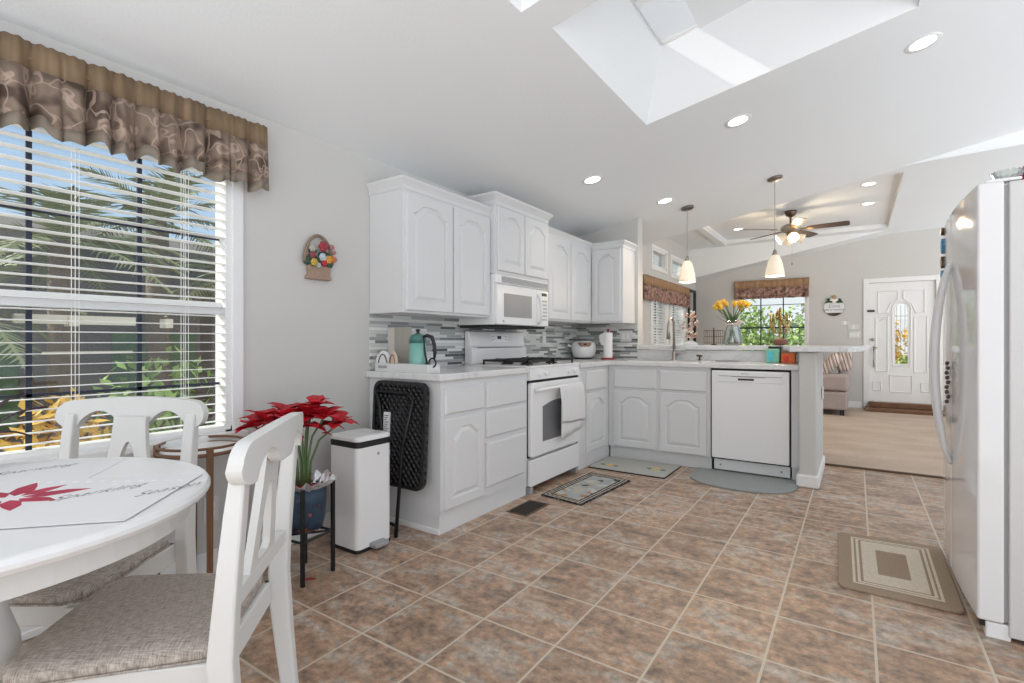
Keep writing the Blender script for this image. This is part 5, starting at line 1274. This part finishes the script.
# ------------------------------------------------------------------ living room
# front door
b = BM()
for q4 in ((BD[0]-.075, BD[0], .02, BD[3]+.075), (BD[1], BD[1]+.075, .02, BD[3]+.075), (BD[0], BD[1], BD[3], BD[3]+.075)): box(b, *q4, 0, .018, M=FY(YB))
struct('trim_door_casing', b, M['trim'], bevel=.004)
b = BM(); MY = FY(YB+.045); x0, x1, z0, z1 = BD
gx0, gx1, gz0, gz1 = .515, .675, .745, 1.70
def frect(a, c, e, g): box(b, a, c, e, g, -.022, .022, M=MY)
frect(x0+.002, gx0, z0, z1-.002); frect(gx1, x1-.002, z0, z1-.002); frect(gx0, gx1, z0, gz0); 
N = 12; arcp = [((gx0+gx1)/2+(gx1-gx0)/2*math.cos(PI*i/N), gz1-.0875+.0875*math.sin(PI*i/N)) for i in range(N+1)]
prism(b, [(gx1, z1-.002), (gx0, z1-.002)]+[(p[0], p[1]) for p in arcp[::-1]], MY, -.022, .022)
dr = struct('door_1', b, M['trim'])
b = BM()
def mould(bm, poly, w=.012):
    n_ = len(poly); cx_ = sum(p[0] for p in poly)/n_; cz_ = sum(p[1] for p in poly)/n_
    tube(bm, [(p[0], YB+.020, p[1]) for p in poly+[poly[0]]], .010, 6)
for q4 in ((.235, .335, .32, .45), (.45, .725, .30, .56), (.84, .94, .32, .45)): mould(b, [(q4[0], q4[2]), (q4[1], q4[2]), (q4[1], q4[3]), (q4[0], q4[3])])
for q4 in ((.265, .42, .62, 1.48), (.755, .91, .62, 1.48)): mould(b, [(q4[0], q4[2]), (q4[1], q4[2]), (q4[1], q4[3]), (q4[0], q4[3])])
mould(b, [(.30, 1.55), (.40, 1.55), (.46, 1.70), (.55, 1.77), (.55, 1.90), (.30, 1.90)]); mould(b, [(.62, 1.90), (.88, 1.90), (.88, 1.55), (.775, 1.55), (.715, 1.70), (.62, 1.77)])
gl_ = [(gx0-.03, gz0-.03), (gx1+.03, gz0-.03)]+[((gx0+gx1)/2+.118*math.cos(PI*i/N), gz1-.0875+.118*math.sin(PI*i/N)) for i in range(N+1)]; mould(b, gl_)
obj('panel_molding', b, M['trim'], dr)
pane = obj('window_pane', box(BM(), gx0, gx1, gz0, gz1, -.004, .004, M=MY), M['glass'], dr)
b = BM()
for xx in (.535, .5875, .64): tube(b, [(xx, YB+.038, gz0), (xx, YB+.038, gz1-.03)], .0035, 5)
for zz in (.85, 1.50): tube(b, [(gx0, YB+.038, zz), (gx1, YB+.038, zz)], .0035, 5)
tube(b, [(.5875, YB+.038, 1.26), (.62, YB+.038, 1.19), (.5875, YB+.038, 1.12), (.555, YB+.038, 1.19), (.5875, YB+.038, 1.26)], .004, 5)
obj('lead_came', b, M['gold'], pane)
b = BM(); blob(b, (.225, YB-.03, 1.13), (.026, .026, .026), 2); tube(b, [(.225, YB+.02, 1.13), (.225, YB-.03, 1.13)], .012, 8); obj('deadbolt', b, M['nickel'], dr, smooth=True)
b = BM(); tube(b, [(.235, YB+.02, 1.0), (.235, YB-.03, 1.0), (.285, YB-.035, 1.0)], .012, 8); tube(b, [(.235, YB-.01, .98), (.235, YB-.045, .85), (.235, YB-.01, .70), (.235, YB+.02, .69)], .008, 8); obj('door_handle', b, M['nickel'], dr, smooth=True)
b = BM(); box(b, .15, .25, YB-.022, YB+.02, 1.575, 1.605); obj('security_latch', b, M['black'], dr)
b = BM(); tube(b, [(.21, YB+.015, 1.32), (.45, YB+.012, 1.53)], .004, 6); ring_tube(b, (.455, YB+.015, 1.535), .02, .004, 16, 6, M=lambda p: (p.x, p.z, p.y)); obj('door_chain', b, M['trim'], dr)
for zz in (.45, 1.1, 1.8): obj('hinge', box(BM(), 1.008, 1.02, YB+.012, YB+.024, zz-.045, zz+.045), M['nickel'], dr)
# wall sign
sx, sz = -.302, 1.69
t = thing('round_wall_sign', 'round dark and white wooden sign with greenery near the front door', 'sign', (sx, YB, sz))
MYB = FY(YB)
circ = [(sx+.145*math.cos(2*PI*k/36), sz-.02+.145*math.sin(2*PI*k/36)) for k in range(36)]
obj('sign_board', prism(BM(), circ, MYB, .001, .015), M['signdark'], t)
band = [(sx+.144*math.cos(a_), sz-.02+.144*math.sin(a_)) for a_ in [-.72+i*(1.3)/8 for i in range(9)]]+[(sx-.144*math.cos(a_), sz-.02+.144*math.sin(a_)) for a_ in [.58-i*(1.3)/8 for i in range(9)]]
bd_ = obj('white_band', prism(BM(), band, MYB, .015, .018), M['paper'], t)
text('lettering', 'Love', .085, M['grey'], bd_, (sx, YB-.0185, sz+.0), (PI/2, 0, 0), shear=.3)
text('lettering', 'LIVES IN THIS HOME', .033, M['ink'], bd_, (sx, YB-.0185, sz-.065), (PI/2, 0, 0), ext=.001)
b = BM(); rnd = random.Random(9)
for k in range(26):
    s_ = -1 if k % 2 else 1; p0 = Vector((sx+s_*.02, YB-.025, sz+.09)); d = Vector((s_*rnd.uniform(.03, .13), -.01, rnd.uniform(-.05, .05))); sd_ = Vector((0, 0, 1))
    loops(b, [[p0+d*s-sd_*.012*math.sin(PI*s), p0+d*s+Vector((0, -.004, 0)), p0+d*s+sd_*.012*math.sin(PI*s)] for s in (.02, .35, .7, .98)], False, False, closed=False)
obj('greenery', b, M['leaf'], t, solid=.001)
b = BM()
for s_ in (-1, 1): blob(b, (sx+s_*.028, YB-.04, sz+.10), (.034, .015, .024), 2)
blob(b, (sx, YB-.045, sz+.075), (.03, .012, .03), 2); obj('burlap_bow', b, M['pearl'], t, smooth=True)
b = BM(); ring_tube(b, (sx, YB-.02, sz+.155), .022, .008, 18, 6, M=lambda p: (p.x, p.z, p.y)); blob(b, (sx-.004, YB-.035, sz+.125), (.02, .012, .02), 2); obj('hanging_loop', b, M['gold'], t)
outlet(FY(YB), -.15, 1.40, .11, .06, 'small white chime box beside the front door', 'wall box', 1, 'door_chime')
outlet(FY(YB), -.03, 1.335, .15, .085, 'white thermostat box, upper one beside the front door', 'thermostat', 1, 'thermostat')
outlet(FY(YB), -.02, 1.21, .17, .11, 'white triple switch plate beside the front door', 'switch', 3, 'wall_switch')
# chandelier-like candelabra in front of the window
cc = Vector((-.88, 8.0, 0))
t = thing('candle_chandelier', 'gold crystal branch candelabra in front of the far window', 'candelabra', (cc.x, cc.y, .03))
obj('pole', tube(BM(), [(cc.x, cc.y, .03), (cc.x, cc.y, 1.2), (cc.x, cc.y, 1.55)], [.02, .014, .01], 10), M['gold'], t, smooth=True)
obj('base', lathe(BM(), [(.14, .0125), (.13, .03), (.03, .05), (.02, .08)], (cc.x, cc.y, 0), 24), M['gold'], t, smooth=True)
b = BM(); b2 = BM(); rnd = random.Random(6)
for k in range(8):
    a_ = k*PI/4+.2; d = Vector((math.cos(a_), math.sin(a_), 0)); p0 = Vector((cc.x, cc.y, 1.24))
    tube(b, [p0, p0+d*.06+Vector((0, 0, -.03)), p0+d*.115+Vector((0, 0, .03)), p0+d*.12+Vector((0, 0, .14))], .006, 6)
    tube(b2, [p0+d*.12+Vector((0, 0, .14)), p0+d*.12+Vector((0, 0, .25))], .009, 8)
    for j in range(5): blob(b, p0+d*(.05+.02*j)+Vector((0, 0, rnd.uniform(-.02, .25))), (.012, .012, .02), 1)
    blob(b, p0+d*.04+Vector((0, 0, .12+.03*k % .2)), (.02, .02, .04), 1)
obj('arm', b, M['gold'], t, smooth=True); obj('candle', b2, M['gold'], t, smooth=True)
# mirror
t = thing('wall_mirror', 'tall black framed mirror on the living room side wall', 'mirror', (XL, 9.75, 1.5))
b = BM(); my0, my1, mz0, mz1 = 9.50, 9.98, .95, 2.06
for q4 in ((my0, my0+.05, mz0, mz1), (my1-.05, my1, mz0, mz1), (my0, my1, mz0, mz0+.05), (my0, my1, mz1-.05, mz1)): box(b, *q4, .002, .035, M=FX(XL))
obj('mirror_frame', b, M['black'], t, bevel=.003)
obj('mirror_glass', box(BM(), my0+.04, my1-.04, mz0+.04, mz1-.04, .002, .012, M=FX(XL)), mat('mirror_silver', (.75, .77, .77), .03, metal=1, noise=(3, .01, (1, 1, 1))), t)
# sofa seen end-on with cushions
t = thing('recliner_sofa', 'taupe upholstered recliner sofa end beyond the bar', 'sofa', (-.5, 9.2, 0))
sx0, sx1, sy0, sy1 = -1.35, -.09, 8.85, 9.85
obj('base', box(BM(), sx0, sx1-.01, sy0+.01, sy1, .09, .36), M['sofa'], t, bevel=.03, seg=3)
obj('arm', box(BM(), sx0-.02, sx1, sy0-.01, sy0+.22, .37, .62), M['sofa'], t, bevel=.05, seg=4)
obj('back', box(BM(), sx1-.13, sx1+.02, sy0+.16, sy1, .37, .96), M['sofa'], t, bevel=.06, seg=4)
obj('seat', box(BM(), sx0, sx1-.20, sy0+.22, sy1, .36, .52), M['sofa'], t, bevel=.04, seg=3)
b = BM()
for xx in (sx0+.06, sx1-.08):
    for yy in (sy0+.06, sy1-.08): box(b, xx-.03, xx+.03, yy-.03, yy+.03, .012, .09)
obj('foot', b, M['black'], t)
obj('recline_lever', lathe(BM(), [(.03, 0), (.03, .012), (.02, .016)], (-.415, sy0-.01, .56), 18, M=lambda p: (p.x, -p.z, p.y)), M['nickel'], t)
m, tt, bb, tcn, sp = base('striped_fabric', .9)
r = ramp(tt, [(0, (.36, .26, .22)), (.35, (.60, .53, .48)), (.55, (.28, .19, .16)), (.75, (.66, .62, .58))], 'CONSTANT'); tt.links.new(math_(tt, 'FRACT', math_(tt, 'MULTIPLY', math_(tt, 'ADD', sp.outputs[0], math_(tt, 'MULTIPLY', sp.outputs[2], .25)), 11)), r.inputs[0]); tt.links.new(r.outputs[0], bb.inputs['Base Color']); M['stripe'] = m
def cushion(c, hl, hw, rot, lab):
    b = BM(); R = Matrix.Rotation(rot, 3, 'Y'); rings = []
    for k in range(13):
        a_ = -PI/2+PI*k/12; s_ = max(.02, math.cos(a_))**.5; rings.append([Vector(c)+R@Vector((u*hl*s_, hl*.8*math.sin(a_), v*hw*s_)) for u, v in rrect(-1, 1, -1, 1, .35, 4)])
    loops(b, rings)
    return tag(obj('throw_cushion', b, M['stripe'], None, smooth=True), lab, 'cushion')
cushion((-.33, 9.0, .745), .20, .085, -.85, 'striped taupe throw cushion tilted against the sofa back')
tag(obj('striped_throw', box(BM(), -.235, -.055, 8.98, 9.6, .66, 1.0), M['stripe'], None, bevel=.04, seg=3), 'striped taupe cover over the sofa back', 'throw')
tag(obj('wall_lamp_box', box(BM(), -.235, -.225, 4.95, 5.03, .62, .72), M['trim'], None, bevel=.002), 'white outlet cover on the end wall under the bar', 'outlet')

# ------------------------------------------------------------------ outdoors
struct('ground_outside', box(BM(), -16, XL-.15, -12, 18, -.62, -.5), M['concrete'])
struct('ground_outside_back', box(BM(), XL-.15, 6, YB+.25, 18, -.62, -.5), M['concrete'])
t = thing('neighbour_house', 'brown sided neighbouring house with white awning seen through the dining window', 'building', (-8, 1, -.5))
obj('wall', box(BM(), -9.5, -7.2, -5, 9, -.5, 2.15), M['house'], t)
obj('roof', prism(BM(), [(-9.9, 2.15), (-6.9, 2.12), (-6.9, 2.22), (-8.4, 2.6), (-9.9, 2.25)], lambda u, v, n: (u, n, v), -5.3, 9.3), M['roofout'], t)
b = BM(); box(b, -5.15, -5.1, 1.04, 1.80, 1.235, 1.305); box(b, -5.12, -5.1, 1.2, 1.78, 1.0, 1.02); box(b, -5.15, -5.1, .55, .93, 1.52, 1.60)  # pale bars standing between the window and the house wall
obj('pale_beam', b, M['bars'], t)
b = BM(); 
for yy in (1.38, 2.05): box(b, -5.2, -5.08, yy-.03, yy+.03, 1.22, 1.30)
obj('pale_bracket', b, M['bars'], t)
b = BM(); box(b, -7.22, -7.18, .6, 1.5, .2, 1.2); box(b, -7.22, -7.18, 2.3, 3.2, .2, 1.2); obj('window', b, M['shrub_d'], t)
def palm(loc, h, n, L_, label, seed, droop=1.0, lean=(0, 0)):
    rnd = random.Random(seed); t = thing('palm_tree', label, 'tree', loc, 0, 'palms outside the dining window')
    P = Vector(loc); top = P+Vector((lean[0], lean[1], h))
    obj('trunk', tube(BM(), [P, P.lerp(top, .5), top], [.14, .11, .10], 12), M['bark'], t, smooth=True)
    b = BM()
    for k in range(n):
        a_ = k*2.399+rnd.uniform(-.2, .2); el_ = rnd.uniform(-.2, 1.15); d = Vector((math.cos(a_)*math.cos(el_), math.sin(a_)*math.cos(el_), math.sin(el_))); LL = L_*rnd.uniform(.8, 1.1)
        pts = [top+d*LL*s+Vector((0, 0, -droop*.45*LL*s*s)) for s in [i/14 for i in range(15)]]
        tube(b, pts[::2], .012, 4, cap=False)
        for i in range(2, 15):
            for j in (0, .5):
                p = pts[i] if j == 0 else (pts[i]+pts[i-1])/2; tg = (pts[i]-pts[i-1]).normalized(); sd_ = tg.cross(Vector((0, 0, 1))).normalized(); ll = .30*LL*math.sin(PI*min(.96, i/15+.08))
                for s_ in (-1, 1):
                    e_ = p+(sd_*s_*.8+tg*.55+Vector((0, 0, -.35*rnd.random())))*ll; w = tg*.014
                    b.faces.new([b.verts.new(p-w), b.verts.new(p+w), b.verts.new(e_)])
    obj('fronds', b, M['frond'], t)
palm((-5.6, 1.45, -.5), 2.45, 20, .95, 'bushy palm left of the others outside the dining window', 1)
palm((-6.1, 2.35, -.5), 2.85, 24, 1.0, 'tallest palm, behind the middle of the dining window', 2, .9)
palm((-5.9, 3.1, -.5), 2.35, 20, .95, 'palm at the right side of the dining window view', 3)
palm((-5.0, .75, -.5), 1.85, 16, .8, 'low palm at the left edge of the dining window view', 4)
def shrub(loc, s, m_, label, seed, n=220, leafs=.07, cat='shrub', group='shrubs outside the windows', nm='garden_shrub'):
    rnd = random.Random(seed); b = BM()
    for k in range(n):
        v = Vector((rnd.gauss(0, 1), rnd.gauss(0, 1), rnd.gauss(0, 1))).normalized()*rnd.uniform(.45, 1); p = Vector(loc)+Vector((v.x*s[0], v.y*s[1], s[2]+v.z*s[2]))
        d = Vector((rnd.uniform(-1, 1), rnd.uniform(-1, 1), rnd.uniform(-1, 1))).normalized(); e_ = d.cross(v+Vector((.01, .3, 0))).normalized()
        b.faces.new([b.verts.new(p-d*leafs), b.verts.new(p+e_*leafs*.45), b.verts.new(p+d*leafs), b.verts.new(p-e_*leafs*.45)])
    t = thing(nm, label, cat, loc, 0, group); obj('foliage', b, M[m_], t)
    b = BM(); tube(b, [Vector(loc), Vector(loc)+Vector((0, 0, s[2]))], .04, 6); obj('stem', b, M['bark'], t)
shrub((-4.1, 1.05, -.5), (.38, .38, .66), 'shrub_y', 'yellow leafed shrub outside behind the dining chair', 11, 700, .06)
shrub((-4.4, .45, -.5), (.5, .4, .50), 'shrub_y', 'yellow leafed shrub at the left edge of the dining window', 12, 600, .06)
shrub((-4.9, 1.9, -.5), (.5, .5, .8), 'shrub_g', 'green shrub against the neighbouring house', 13, 700, .06)
shrub((-4.6, .1, -.5), (.5, .4, .85), 'shrub_g', 'green shrub left of the yellow ones outside', 14, 700, .06)
for k, (x, y, s, m_, lab) in enumerate(((-2.3, 13.0, (1.0, .8, 1.35), 'shrub_g', 'large light green bush at the left of the far window'), (-1.1, 13.6, (.9, .8, 1.25), 'shrub_g', 'large light green bush in the middle of the far window'),
                                       (-.2, 12.6, (.7, .6, 1.0), 'shrub_d', 'dark green bush low at the right of the far window'), (.1, 15.0, (1.0, .8, 1.3), 'shrub_y', 'yellow leafed bush high at the right of the far window'), (.9, 12.4, (.6, .6, .66), 'shrub_g', 'light green bush behind the front door glass'))):
    shrub((x, y, -.5), s, m_, lab, 20+k, 2600, .07)
palm((-4.7, 6.7, -.5), 3.9, 44, 1.5, 'tall added palm shading the living room side windows from the sun', 9, .8)  # palm added to block sun that would fall into the living room
